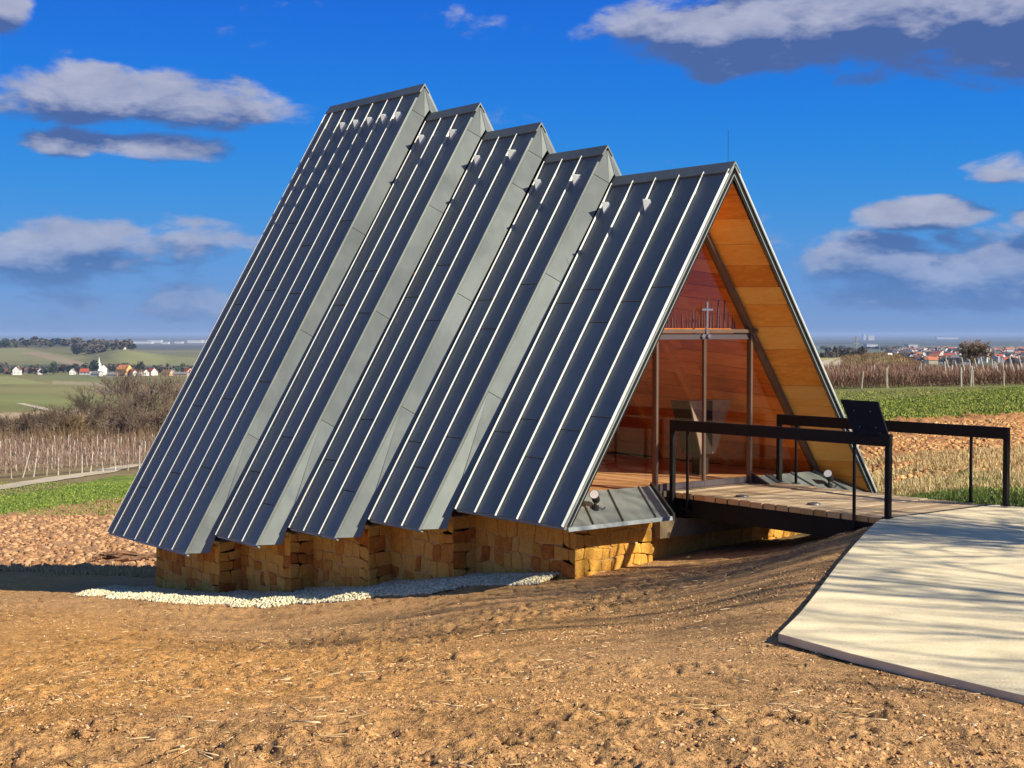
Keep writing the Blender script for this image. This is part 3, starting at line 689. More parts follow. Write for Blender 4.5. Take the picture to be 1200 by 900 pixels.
# cross over the doors
cx = MB(); cx.box(.008, .036, .535, .560, TRZ - .05, 2.47); part('door_cross', cx, 'chrome', chapel, label='small upright metal cross above the doors').name = 'door_cross'
part('cross_arm', MB().box(-.08, .124, .530, .552, 2.355, 2.38), 'chrome', bpy.data.objects['door_cross'])
for s in (-1, 1):   # fixings of the frame
    part('frame_bolt', MB().tube([P(GU + .05, s * ((GA - TRZ) / gs - .01), TRZ), P(GU + .10, s * ((GA - TRZ) / gs - .01), TRZ)], .03, 10), 'frame', gf)
# lectern behind the right door leaf
al = empty('altar', P(-1.65, 1.05, .03), 'grey inverted trapezoid altar with a black slot, standing behind the glass doors', 'altar')
def trap(x0, x1, xb0, xb1, y0, y1, z0, z1): return [(xb0, y0, z0), (xb1, y0, z0), (xb1, y1, z0), (xb0, y1, z0), (x0, y0, z1), (x1, y0, z1), (x1, y1, z1), (x0, y1, z1)]
part('block', MB().hexa(trap(.68, 1.52, .91, 1.20, 1.50, 1.85, .34, 1.10)), 'altar', al)
part('slot', MB().box(.97, 1.12, 1.485, 1.499, .34, 1.095), 'black', al)
part('side_shade_sheet', MB().hexa(trap(.655, .678, .885, .908, 1.495, 1.86, .33, 1.105)), 'black', al)  # black sheet painting the shade on the left side of the block
part('foot', MB().box(.96, 1.14, 1.58, 1.74, .031, .339), 'black', al)
# aprons
for s in (-1, 1):
    ap = part('apron', MB().hexa([P(-.02, s * 2.78, -.26), P(-.02, s * 1.16, -.26), P(-.60, s * .97, .06), P(-.60, s * 2.40, .06), P(.0, s * 2.80, -.225), P(.0, s * 1.16, -.225), P(-.56, s * .97, .095), P(-.56, s * 2.44, .095)]), 'roof', chapel, label='sloping metal apron beside the bridge')
    part('lip', MB().hexa([P(.001, s * 2.86, -.27), P(.001, s * 1.12, -.27), P(.03, s * 1.12, -.27), P(.03, s * 2.86, -.27), P(.001, s * 2.86, -.222), P(.001, s * 1.12, -.222), P(.02, s * 1.12, -.222), P(.02, s * 2.86, -.222)]), 'edge', ap)
    part('side_trim', MB().hexa([P(.03, s * 1.158, -.28), P(.03, s * 1.12, -.28), P(-.62, s * .93, .05), P(-.62, s * .968, .05), P(.03, s * 1.158, -.19), P(.03, s * 1.12, -.19), P(-.57, s * .93, .14), P(-.57, s * .968, .14)]), 'black', ap)
    for vb, vt in ((2.45, 2.20), (1.97, 1.72), (1.42, 1.2)):
        part('seam', MB().hexa([P(.002, s * (vb + .008), -.227), P(.002, s * (vb - .008), -.227), P(-.558, s * (vt - .008), .093), P(-.558, s * (vt + .008), .093), P(.014, s * (vb + .006), -.200), P(.014, s * (vb - .006), -.200), P(-.542, s * (vt - .006), .118), P(-.542, s * (vt + .006), .118)]), 'roof', ap)
# spotlights on the aprons
def spot(loc, aim, lab):
    e = empty('spotlight', loc, lab, 'spotlight', 'spotlights on the metal aprons')
    L0 = Vector(loc); aim = Vector(aim).normalized()
    part('base', MB().tube([L0 + Vector((0, 0, -.02)), L0 + Vector((0, 0, .035))], .045, 12), 'black', e)
    part('bracket', MB().tube([L0 + Vector((0, 0, .03)), L0 + Vector((0, 0, .11))], .016, 8), 'black', e)
    c0 = L0 + Vector((0, 0, .13))
    hd = part('lamp_head', MB().tube([c0 - aim * .09, c0 - aim * .07, c0 + aim * .05, c0 + aim * .10], [.03, .048, .052, .062], 16), 'black', e, smooth=False)
    part('lens', MB().tube([c0 + aim * .101, c0 + aim * .106], .055, 16), 'lens', e)
    part('cable', MB().tube([L0 + Vector((.0, -.02, .02)), L0 + Vector((.09, -.05, -.01)), L0 + Vector((.18, .02, .0)), L0 + Vector((.22, .12, .02))], .006, 5), 'black', e)
spot(P(-.25, -2.20, -.07), P(.5, -.6, .45), 'black spotlight on the left metal apron, beside the front roof corner')
spot(P(-.22, 2.15, -.085), P(.35, -.75, .5), 'black spotlight with a pale lens on the right metal apron, beyond the bridge')
# timber plate carrying the bridge
part('bearing_beam', MB().box(-1.08, 1.9, .28, .75, -.545, -.33), 'plate', chapel, label='pale beam under the bridge end')
part('bolt', MB().tube([P(-.27, -.93, -.55), P(-.27, -.93, -.47)], .012, 8), 'chrome', chapel)
# -------- stone plinth
WALLS = []     # (p0, p1, topz, outward)
C_ = .55
cn = []
pl = [(-9.3, -3.83), (-7.0, -3.83), (-7.0, -3.475), (-5.45, -3.475), (-5.45, -3.10), (-3.92, -3.10), (-3.92, -2.735), (-2.44, -2.735), (-2.44, -2.38), (-.4, -2.38), (-.4, -1.10), (-.48, -1.10), (-.48, 1.10), (-.4, 1.10)]
mir = [(u, -v) for u, v in reversed(pl[:10])]
ring = pl + mir
TOPZ = {}
def topz(u, v):
    for k in range(1, 6):
        if u <= SH[k]['F'] + .01: return SH[k]['E'] + .02 + (.04 if k < 5 else 0)
    return -.2
plinth = part('stone_plinth', MB(), 'mortar', chapel, label='plinth of irregular honey-coloured stone')
core = MB()
def shrink(poly, dlt):
    """inset convex polygon"""
    n = len(poly); out = []
    ar = sum(poly[i][0] * poly[(i + 1) % n][1] - poly[(i + 1) % n][0] * poly[i][1] for i in range(n))
    if ar < 0: poly = poly[::-1]
    res = [tuple(p) for p in poly]
    for i in range(n):
        x0, y0 = poly[i]; x1, y1 = poly[(i + 1) % n]; l = math.hypot(x1 - x0, y1 - y0)
        if l < 1e-6: continue
        nx, ny = -(y1 - y0) / l, (x1 - x0) / l
        res = clip(res, nx, ny, nx * x0 + ny * y0 + dlt)
        if len(res) < 3: return []
    return res
def clip(poly, nx, ny, c):
    out = []; n = len(poly)
    for i in range(n):
        a, b = poly[i], poly[(i + 1) % n]; da = nx * a[0] + ny * a[1] - c; db = nx * b[0] + ny * b[1] - c
        if da >= 0: out.append(a)
        if (da >= 0) != (db >= 0):
            t = da / (da - db); out.append((a[0] + (b[0] - a[0]) * t, a[1] + (b[1] - a[1]) * t))
    return out
def dedupe(poly, eps=.004):
    o = []
    for p in poly:
        if not o or math.hypot(p[0] - o[-1][0], p[1] - o[-1][1]) > eps: o.append(p)
    while len(o) > 1 and math.hypot(o[0][0] - o[-1][0], o[0][1] - o[-1][1]) < eps: o.pop()
    return o
nstone = 0; hidden_stones = MB()
for i in range(len(ring)):
    (u0, v0), (u1, v1) = ring[i], ring[(i + 1) % len(ring)]
    Lw = math.hypot(u1 - u0, v1 - v0); du_, dv_ = (u1 - u0) / Lw, (v1 - v0) / Lw
    ou, ov_ = dv_, -du_            # outward normal (ring order)
    umid = (u0 + u1) / 2; k5 = umid > -2.42
    tz = min(topz(u0, v0), topz(u1, v1)) if abs(du_) > .5 else min(topz(u0, v0), topz(u1, v1)) + .03
    if abs(du_) < .5 and u0 < -1: tz = topz(u1 - .02, v1) if u0 < -.5 else tz
    tz = topz(max(u0, u1) - .03, 0) + (.06 if abs(du_) < .5 else 0)
    if u0 > -1.3 and u1 > -1.3: tz = -.26 if abs(v0 + v1) / 2 > 1.12 else (-.55 if abs(v0 + v1) < .1 else -.56)
    g0 = min(gz1(v0, -u0), gz1(v1, -u1)) - .18
    visible = (v0 + v1) / 2 < 2 and not (abs(du_) < .5 and u0 < -9)
    if (v0 + v1) / 2 > 2.3: visible = False
    # core slab
    a = P(u0, v0, g0); b2 = P(u1, v1, g0); no = P(ou, ov_, 0)
    core.hexa([a, b2, b2 - no * .25, a - no * .25, Vector((a.x, a.y, tz)), Vector((b2.x, b2.y, tz)), Vector((b2.x, b2.y, tz)) - no * .25, Vector((a.x, a.y, tz)) - no * .25])
    Hh = tz - g0; cs = .185 if visible else .42
    st = np.random.RandomState(50 + i)
    x0c = .024 if (abs(du_) < .5 and Lw > .2 and u0 < -.45) or (abs(du_) < .5 and abs(v0 + v1) > 2.5) else 0.0
    k_ = 1.0 if visible else 2.2; cells = []; zc = 0.0
    while zc < Hh - .01:
        hr = st.uniform(.13, .235) * k_
        if Hh - zc - hr < .09: hr = Hh - zc
        xc = -x0c
        while xc < Lw - .005:
            wr = st.uniform(.11, .30) * k_
            if Lw - xc - wr < .08: wr = Lw - xc
            if wr > hr * 1.5 and st.rand() < .35 and visible and hr > .19:
                f_ = st.uniform(.4, .6); cells += [(xc, xc + wr, zc, zc + hr * f_), (xc, xc + wr, zc + hr * f_, zc + hr)]
            else: cells.append((xc, xc + wr, zc, zc + hr))
            xc += wr
        zc += hr
    def warp(x_, z_):
        ex = min(1, max(0, x_) / .12, max(0, Lw - x_) / .12); ez = min(1, z_ / .1, (Hh - z_) / .1)
        return (x_ + ex * (.022 * math.sin(19 * z_ + 5 * x_ + i) + .012 * math.sin(43 * z_ + 11 * x_)), z_ + ez * (.024 * math.sin(8.5 * x_ + 3 * z_ + i * 2) + .012 * math.sin(21 * x_ + 17 * z_ + i)))
    for (xa, xb, za, zb) in cells:
        poly = []
        cs4 = [warp(xa, za), warp(xb, za), warp(xb, zb), warp(xa, zb)]
        for q_ in range(4):
            c0, cp, cn_ = cs4[q_], cs4[q_ - 1], cs4[(q_ + 1) % 4]
            if st.rand() < .55:
                a_, b_3 = st.uniform(.06, .24), st.uniform(.06, .24)
                poly += [(c0[0] + (cp[0] - c0[0]) * a_, c0[1] + (cp[1] - c0[1]) * a_), (c0[0] + (cn_[0] - c0[0]) * b_3, c0[1] + (cn_[1] - c0[1]) * b_3)]
            else: poly.append(c0)
        if len(poly) < 3: continue
        if zb < .06: continue
        p1 = dedupe(shrink(poly, .0045)); p2 = dedupe(shrink(poly, .012))
        if len(p1) < 3 or len(p2) < 3: continue
        pr = st.uniform(.008, .022)
        def wp(p, o): return P(u0 + du_ * p[0] + ou * o, v0 + dv_ * p[0] + ov_ * o, g0 + p[1])
        q = MB()
        if len(p1) == len(p2):
            n = len(p1)
            bi = min(range(n), key=lambda s0: sum((p1[(j)][0] - p2[(j + s0) % n][0]) ** 2 + (p1[j][1] - p2[(j + s0) % n][1]) ** 2 for j in range(n)))
            p2 = p2[bi:] + p2[:bi]
            tl = [st.uniform(-.004, .004) for _ in range(n)]
            q.v = [tuple(wp(p, -.005)) for p in p1] + [tuple(wp(p, pr * .55)) for p in p1] + [tuple(wp(p, pr + e)) for p, e in zip(p2, tl)]
            cxy = (sum(p[0] for p in p2) / n, sum(p[1] for p in p2) / n); q.v.append(tuple(wp(cxy, pr + st.uniform(.0, .012))))
            for l in range(2): q.f += [(l * n + j, l * n + (j + 1) % n, (l + 1) * n + (j + 1) % n, (l + 1) * n + j) for j in range(n)]
            q.f += [(2 * n + j, 2 * n + (j + 1) % n, 3 * n) for j in range(n)]
        else: q.prism([wp(p, -.005) for p in p1], no * (pr + .005))
        if visible and nstone < 300: nstone += 1; part('stone', q, 'stone', plinth)
        else:
            o_ = len(hidden_stones.v); hidden_stones.v += q.v; hidden_stones.f += [tuple(v_ + o_ for v_ in f_) for f_ in q.f]
kind(part('stone', hidden_stones, 'stone', plinth, label='stones of the sides away from the path'), 'stuff')
plinth.data = core.mesh('stone_plinth', MT['mortar'])
print('stones', nstone)
# lightning rod
part('lightning_rod', MB().tube([P(-.16, 0, 4.25), P(-.16, 0, 4.68)], .0025, 5), 'steel', chapel)
# ------------------------------------------------------------------ bridge
br = empty('footbridge', P(1, .35, -.2), 'timber-decked footbridge on black steel beams leading to the glass doors', 'footbridge')
DL, DR = -.62, 1.32; nbd = 19; du = (2.80 + .93) / nbd
for i in range(nbd):
    u0 = -.93 + du * i; jl = random.uniform(-.012, .012); zt = random.uniform(-.003, .003)
    pk = part('deck_board', MB().box(DL + jl, DR + random.uniform(-.01, .01), -(u0 + du - .012), -u0, -.075, zt), 'deck', br); bevel(pk, .006, 2)
    part('sawn_end', MB().box(DL + jl - .003, DL + jl - .0005, -(u0 + du - .018), -(u0 + .006), -.070, zt - .005), 'deck_end', pk)
for v_ in (DL + .10, .35, DR - .10):
    part('steel_beam', MB().box(v_ - .07, v_ + .07, -2.78, .70, -.10, -.076).box(v_ - .012, v_ + .012, -2.78, .70, -.285, -.101).box(v_ - .07, v_ + .07, -2.78, .70, -.305, -.286), 'steel', br)
part('side_plate', MB().box(DL + .005, DL + .02, -2.79, .30, -.305, -.078), 'steel', br)
for u in (-.4, .6, 1.6, 2.7):
    part('cross_beam', MB().box(DL + .03, DR - .03, -u - .03, -u + .03, -.28, -.14), 'steel', br)
for (u, v) in ((.42, -.33), (1.52, -.27)):
    e = thing('deck_light', MB().tube([(0, 0, .003), (0, 0, .018), (0, 0, .026)], [.085, .078, .04], 20), 'dome', 'round grey light set in the deck, nearer the doors' if u < 1 else 'round grey light set in the deck, farther from the doors', 'deck light', P(u, v, 0), 'round lights in the deck')
def railing(v, u0, u1, lab, foot, posts):
    e = empty('handrail', P((u0 + u1) / 2, v, 0), lab, 'handrail', 'black steel handrails of the footbridge')
    o = part('top_rail', MB().box(v - .03, v + .03, -u1, -u0, .80, .94), 'steel', e); bevel(o, .004)
    for (u, wd, f) in posts:
        o = part('post', MB().box(v - .03 if wd > .04 else v - .012, v + .03 if wd > .04 else v + .012, -u - wd / 2, -u + wd / 2, f, .799), 'steel', e); bevel(o, .003)
        part('post_foot', MB().box(v - .045, v + .045, -u - .045, -u + .045, f - .012 if f < -.1 else f - .001, f + .008), 'steel', e)
    return e
railing(-.655, -.52, 2.92, 'left black steel handrail, nearer the camera, with a sign board on its end', -.2, [(-.49, .06, -.19), (-.22, .035, -.19), (2.42, .035, -.17), (2.885, .06, .01)])
railing(1.36, -.48, 3.09, 'right black steel handrail on the far side of the bridge', 0, [(-.45, .06, .01), (-.15, .035, .01), (2.58, .035, .01), (3.06, .06, .01)])
# sign board on left rail
sb = empty('sign_board', P(2.6, -.65, .94), 'black tilted sign board seen from behind on the near handrail end', 'sign board')
pA, pB, pC, pD = P(2.22, -.66, 1.30), P(2.70, -.60, 1.29), P(2.90, -.66, .905), P(2.47, -.72, .905)
nn = (pB - pA).cross(pD - pA).normalized() * .012
bevel(part('board', MB().hexa([pA - nn, pB - nn, pC - nn, pD - nn, pA + nn, pB + nn, pC + nn, pD + nn]), 'steel', sb), .003)
if nn.dot(CAM - pA) < 0: nn = -nn
for a, b2 in ((.28, .3), (.72, .3), (.28, .75), (.72, .75)):
    c0 = pA.lerp(pB, a).lerp(pD.lerp(pC, a), b2); part('bolt', MB().tube([c0 + nn, c0 + nn * 1.9], .012, 8), 'bar', sb)
part('bracket', MB().box(-.70, -.61, -2.80, -2.55, .938, .96), 'steel', sb)
# ------------------------------------------------------------------ concrete path
edge = [(2.83, -.64), (2.90, -.85), (3.05, -1.12), (3.4, -1.72), (3.93, -2.59), (4.55, -3.60), (5.22, -4.65), (5.75, -5.50), (6.15, -6.2), (6.86, -6.30), (7.53, -6.34), (8.13, -6.38), (9.5, -6.42), (13.5, -6.5)]
slab1 = [P(u, v, 0) for u, v in edge] + [P(13.5, 2.9, 0), P(4.15, 1.02, 0), P(3.75, .55, 0), P(3.35, -.06, 0), P(2.83, -.20, 0)]
def slab(pts, zt, th, name):
    q = MB(); q.prism([Vector((p.x, p.y, zt - th)) for p in pts], (0, 0, th)); o = part(name, q, 'concrete', None); bevel(o, .006, 2); return o
pth = kind(slab(slab1, .0, .06, 'path'), 'structure')
slab2 = [P(2.83, -.19, 0), P(3.34, -.05, 0), P(3.74, .56, 0), P(4.14, 1.03, 0), P(8.5, 1.9, 0), P(8.5, 2.2, 0), P(3.6, 1.55, 0), P(2.83, 1.5, 0)]
kind(slab(slab2, -.006, .07, 'path'), 'structure')
part('path_edging', MB().prism([P(2.80, -.66, -.09), P(2.828, -.66, -.09), P(2.828, 1.5, -.09), P(2.80, 1.5, -.09)], (0, 0, .09)), 'steel', None)['kind'] = 'structure'
# ------------------------------------------------------------------ scatter helpers
def scatter(name, pts_fn, n, base_v, base_f, m, smooth=False):
    """merge n transformed copies of a small mesh; pts_fn -> loc(n,3), scale(n,3), rotz(n), tilt(n)"""
    loc, scl, rz, tl = pts_fn(n); n = len(loc); bv = np.array(base_v, float); nb_ = len(bv)
    jit = 1 + (RNG.rand(n, nb_, 3) - .5) * .5
    v = bv[None] * jit * scl[:, None, :]
    ct, st_ = np.cos(tl)[:, None], np.sin(tl)[:, None]; y2 = v[..., 1] * ct - v[..., 2] * st_; z2 = v[..., 1] * st_ + v[..., 2] * ct
    cz, sz = np.cos(rz)[:, None], np.sin(rz)[:, None]; x3 = v[..., 0] * cz - y2 * sz; y3 = v[..., 0] * sz + y2 * cz
    co = np.stack([x3, y3, z2], -1) + loc[:, None, :]
    bf = np.array(base_f); fc = (bf[None] + (np.arange(n) * nb_)[:, None, None]).reshape(-1, bf.shape[1])
    me = bpy.data.meshes.new(name); me.vertices.add(n * nb_); me.vertices.foreach_set('co', co.ravel())
    k = bf.shape[1]; me.loops.add(len(fc) * k); me.polygons.add(len(fc)); me.loops.foreach_set('vertex_index', fc.ravel().astype(np.int32))
    me.polygons.foreach_set('loop_start', (np.arange(len(fc)) * k).astype(np.int32)); me.update(calc_edges=True)
    at = me.color_attributes.new('tint', 'FLOAT_COLOR', 'POINT'); tv = np.repeat(RNG.rand(n), nb_)
    at.data.foreach_set('color', np.stack([tv, tv, tv, np.ones_like(tv)], 1).ravel())
    me.materials.append(m)
    if smooth: me.polygons.foreach_set('use_smooth', np.ones(len(fc), bool))
    return kind(link(name, me), 'stuff')
def tint_mat(name, stops, rough=.9, bm=0):
    m, nt, b = mat(name); a = nt.nodes.new('ShaderNodeAttribute'); a.attribute_name = 'tint'
    n = noise(nt, posvec(nt), 30, 3, .6)
    sp = sep(nt, X(nt, a.outputs['Vector']))[0]
    c = cramp(nt, (sp + (n - .5) * .4).cl(), stops); nt.links.new(c.o, b.inputs['Base Color']); setb(b, Roughness=rough); b.inputs['Specular IOR Level'].default_value = .2
    if bm: bump(nt, b, n, bm, .01)
    return m
ph = (1 + 5 ** .5) / 2
ICO_V = [(-1, ph, 0), (1, ph, 0), (-1, -ph, 0), (1, -ph, 0), (0, -1, ph), (0, 1, ph), (0, -1, -ph), (0, 1, -ph), (ph, 0, -1), (ph, 0, 1), (-ph, 0, -1), (-ph, 0, 1)]
ICO_V = [tuple(c / 1.9 for c in v) for v in ICO_V]
ICO_F = [(0, 11, 5), (0, 5, 1), (0, 1, 7), (0, 7, 10), (0, 10, 11), (1, 5, 9), (5, 11, 4), (11, 10, 2), (10, 7, 6), (7, 1, 8), (3, 9, 4), (3, 4, 2), (3, 2, 6), (3, 6, 8), (3, 8, 9), (4, 9, 5), (2, 4, 11), (6, 2, 10), (8, 6, 7), (9, 8, 1)]
BOX_V = [(-1, -1, -1), (1, -1, -1), (1, 1, -1), (-1, 1, -1), (-1, -1, 1), (1, -1, 1), (1, 1, 1), (-1, 1, 1)]
BOX_F = [(0, 3, 2, 1), (4, 5, 6, 7), (0, 1, 5, 4), (1, 2, 6, 5), (2, 3, 7, 6), (3, 0, 4, 7)]
def gfull(x, y):
    """ground height with the relief used near the camera (approximation for resting things)"""
    th, rd = to_polar(x, y); z = ground_polar(th, rd)
    lump = fbm(x * 2.2, y * 2.2, 4, 1) - .5; fine = fbm(x * 9, y * 9, 4, 2) - .5; clod = np.maximum(fbm(x * 5.5, y * 5.5, 3, 8) - .52, 0)
    nm = 1 - sst(rd, 20, 30); sz = sst(fbm(x * .35, y * .35, 2, 12), .35, .6)
    onp = sst(-y, 2.2, 2.9) * sst(x + 6.9, -.2, .2)
    bl = sst(x, -5.0, -4.2) * sst(-x, -6, -4) * sst(-y, -10.5, -9.5) * sst(y, -.5, .2)
    return z + (lump * .05 * (.5 + .5 * sz) * nm + fine * .05 * nm * (.4 + sz) + clod * .07 * nm * (.4 + 1.2 * sz)) * (1 - .85 * onp) * (1 - .6 * bl)
PATHPOLY = [(p.x, p.y) for p in slab1]
def near_pts(n, c0, c1, d0, d1, power=1.0, size=(.01, .04), flat=.6, sink=.3, clump=None, zone=None):
    c = RNG.uniform(c0, c1, n * 2); t = RNG.rand(n * 2) ** power; d = d0 * (d1 / d0) ** t
    aa = (c - 600) / FOC; x = CAM.x + FWD.x * d + RGT.x * aa * d; y = CAM.y + FWD.y * d + RGT.y * aa * d
    ok = ~inpoly(x, y, PATHPOLY) & ~((x > -4.3) & (x < 4.4) & (y > .3) & (y < 10) & (x > -2.3 - .24 * y)) & ~((x > DL - .1) & (x < 2) & (y > -3.3) & (y < 1))
    if clump is not None: ok &= fbm(x * clump[0], y * clump[0], 3, 61) > clump[1]
    if zone is not None: ok &= zone(x, y)
    x, y = x[ok][:n], y[ok][:n]; n = len(x)
    s = size[0] * (size[1] / size[0]) ** (RNG.rand(n) ** 1.8)
    z = gfull(x, y); scl = np.stack([s, s * RNG.uniform(.6, 1, n), s * RNG.uniform(flat * .6, flat, n)], 1)
    return np.stack([x, y, z + scl[:, 2] * (1 - sink * 2)], 1), scl, RNG.uniform(0, 6.3, n), RNG.uniform(-.4, .4, n)
CH_V = [(-1, -.6, -.5), (.9, -.8, -.6), (1.1, .7, -.5), (-.7, .9, -.6), (-.5, -.3, .7), (.6, -.2, .5), (.1, .6, .9)]
CH_F = [(0, 1, 5), (0, 5, 4), (1, 2, 5), (2, 6, 5), (2, 3, 6), (3, 4, 6), (3, 0, 4), (4, 5, 6), (0, 2, 1), (0, 3, 2)]
mclod = tint_mat('clod_soil', [(0, (.20, .10, .04)), (.5, (.54, .31, .14)), (1, (.68, .42, .21))], .95, .6)
scatter('soil_clods', lambda n: near_pts(n, -120, 1320, 5, 22, .8, (.003, .017), .7, .3, (1.2, .5)), 34000, CH_V, CH_F, mclod)
scatter('soil_crumbs', lambda n: near_pts(n, -120, 1320, 5, 14, .8, (.002, .008), .7, .2), 40000, [(-1, 0, 0), (1, 0, 0), (0, 1, 0), (0, -1, 0), (0, 0, 1), (0, 0, -1)], [(0, 3, 4), (3, 1, 4), (1, 2, 4), (2, 0, 4), (3, 0, 5), (1, 3, 5), (2, 1, 5), (0, 2, 5)], mclod)
mstone = tint_mat('pale_pebbles', [(0, (.40, .30, .19)), (.5, (.62, .52, .38)), (1, (.74, .66, .52))], .85)
scatter('scattered_pebbles', lambda n: near_pts(n, -120, 1320, 5, 24, .8, (.004, .014), .7, .25), 900, ICO_V, ICO_F, mstone)
mstraw = tint_mat('straw', [(0, (.42, .28, .12)), (.6, (.66, .48, .25)), (1, (.78, .62, .38))], .8)
def straws(n):
    l, s, r, t = near_pts(n, -120, 1320, 5, 22, .7, (.010, .060), .6, 0, (.9, .42)); n = len(l)
    s2 = np.stack([s[:, 0], .0012 + s[:, 0] * .03, .0012 + s[:, 0] * .02], 1); l[:, 2] += .006; return l, s2, r, RNG.uniform(-.3, .3, n)
scatter('straw_litter', straws, 2400, BOX_V, BOX_F, mstraw)
# ploughed fields: clods
mcl2 = tint_mat('field_clods', [(0, (.26, .13, .06)), (.5, (.46, .25, .12)), (1, (.58, .35, .18))], .95, .5)
scatter('ploughed_clods', lambda n: near_pts(n, -250, 430, 31, 58, .9, (.02, .16), .6, .3), 24000, CH_V, CH_F, mcl2)
mcl3 = tint_mat('right_field_clods', [(0, (.36, .17, .06)), (.5, (.60, .33, .13)), (1, (.70, .44, .20))], .95, .5)
scatter('ploughed_clods', lambda n: near_pts(n, 960, 1320, 24, 44, .9, (.012, .085), .7, .3), 20000, CH_V, CH_F, mcl3)
# gravel bed along the plinth
def gravel(n):
    L, S2 = [], []
    outer = [(-10.0, -4.6), (-9.3, -5.1), (-8, -5.1), (-6.7, -4.92), (-5.4, -4.5), (-4.3, -4.12), (-3.5, -3.86), (-2.3, -3.40), (-1.2, -3.0), (-.7, -2.75)]
    u = RNG.uniform(-9.9, -.7, n); ov2 = np.interp(u, [a for a, b in outer], [b for a, b in outer]) + (fbm(u * 3, u * 0, 2, 70) - .5) * .4
    iv2 = np.select([u < -9.3, u < -7, u < -5.45, u < -3.92, u < -2.44], [-3.0, -3.83, -3.475, -3.10, -2.735], -2.38)
    v = ov2 + (iv2 - ov2) * RNG.rand(n); s = RNG.uniform(.012, .034, n)
    edge_h = np.clip((v - ov2) / .12, 0, 1)
    z = gz(v, -u) + .005 + .025 * edge_h * RNG.rand(n) + .05 * np.clip(1 - np.abs(v - ov2 - .35) / .4, 0, 1)
    return np.stack([v, -u, z], 1), np.stack([s, s * .8, s * .7], 1), RNG.uniform(0, 6.3, n), RNG.uniform(-.8, .8, n)
mgr = tint_mat('limestone_gravel', [(0, (.56, .46, .27)), (.5, (.80, .71, .45)), (1, (.86, .80, .58))], .8)
scatter('gravel_bed', gravel, 24000, CH_V, CH_F, mgr)
# grass tufts
def blades(n, c0, c1, d0, d1, h, wd, zone=None, lean=.5, clump=None):
    def fn(nn):
        l, s, r, t = near_pts(nn, c0, c1, d0, d1, .9, (h * .5, h), 1, .5, clump, zone); n = len(l)
        hh = s[:, 0]; l[:, 2] -= 0.0
        return l, np.stack([np.full(n, wd), np.full(n, wd), hh], 1), r, RNG.uniform(-lean, lean, n)
    return fn
BL_V = [(-1, 0, 0), (1, 0, 0), (.6, .3, .55), (-.6, .3, .55), (0, 2.0, 1.0)]; BL_F = [(0, 1, 2), (0, 2, 3), (3, 2, 4)]
mdry = tint_mat('dry_grass', [(0, (.36, .26, .11)), (.5, (.58, .44, .21)), (1, (.72, .58, .33))], .9)
mgrn = tint_mat('verge_grass', [(0, (.10, .17, .03)), (.6, (.20, .28, .06)), (1, (.36, .36, .12))], .9)
scatter('dry_grass', blades(0, 930, 1330, 20, 30, .20, .008, None, .9, (.5, .40)), 26000, BL_V, BL_F, mdry)
scatter('green_grass', blades(0, 1030, 1330, 17.5, 24, .12, .007, None, .9, (.7, .50)), 16000, BL_V, BL_F, mgrn)
scatter('scattered_pebbles', lambda n: near_pts(n, 1080, 1320, 17, 20.5, 1, (.02, .05), .7, .2, None, lambda x, y: x > 1.4), 260, ICO_V, ICO_F, mstone)
mgl = tint_mat('young_crop', [(0, (.09, .15, .02)), (.6, (.20, .27, .04)), (1, (.36, .40, .09))], .85)
scatter('young_crop', blades(0, -150, 250, 58, 92, .09, .035, None, .9), 16000, BL_V, BL_F, mgl)
mgl2 = tint_mat('strip_grass', [(0, (.14, .17, .02)), (.6, (.25, .28, .045)), (1, (.40, .36, .10))], .85)
scatter('strip_grass', blades(0, 960, 1330, 46, 84, .08, .03, None, 1.0), 18000, BL_V, BL_F, mgl2)
scatter('dry_grass', blades(0, -150, 260, 26, 32, .16, .012, None, .8, (.3, .52)), 5000, BL_V, BL_F, mdry)
# woody debris heap left of the plinth
xh, yh = bear(140, 34); q = MB()
for i in range(26):
    a = random.uniform(-.4, .4) + (0 if random.random() < .7 else 1.2); l = random.uniform(.3, .9); ox, oy = random.uniform(-.7, .7), random.uniform(-.35, .35); zz = gz1(xh + ox, yh + oy) + .08 + random.uniform(0, .28) * (1 - abs(ox))
    dd_ = Vector((math.cos(a) * RGT.x, math.cos(a) * RGT.y, random.uniform(-.2, .3))) * l
    c0 = Vector((xh + ox, yh + oy, zz)); q.tube([c0 - dd_ / 2, c0 + dd_ / 2], random.uniform(.015, .05), 5)
MT['debris'] = simple('old_wood', (.24, .13, .07), .9, 0, .4, 6)
thing('debris_heap', q, 'debris', 'low heap of dark broken branches on the soil left of the plinth', 'branch heap')
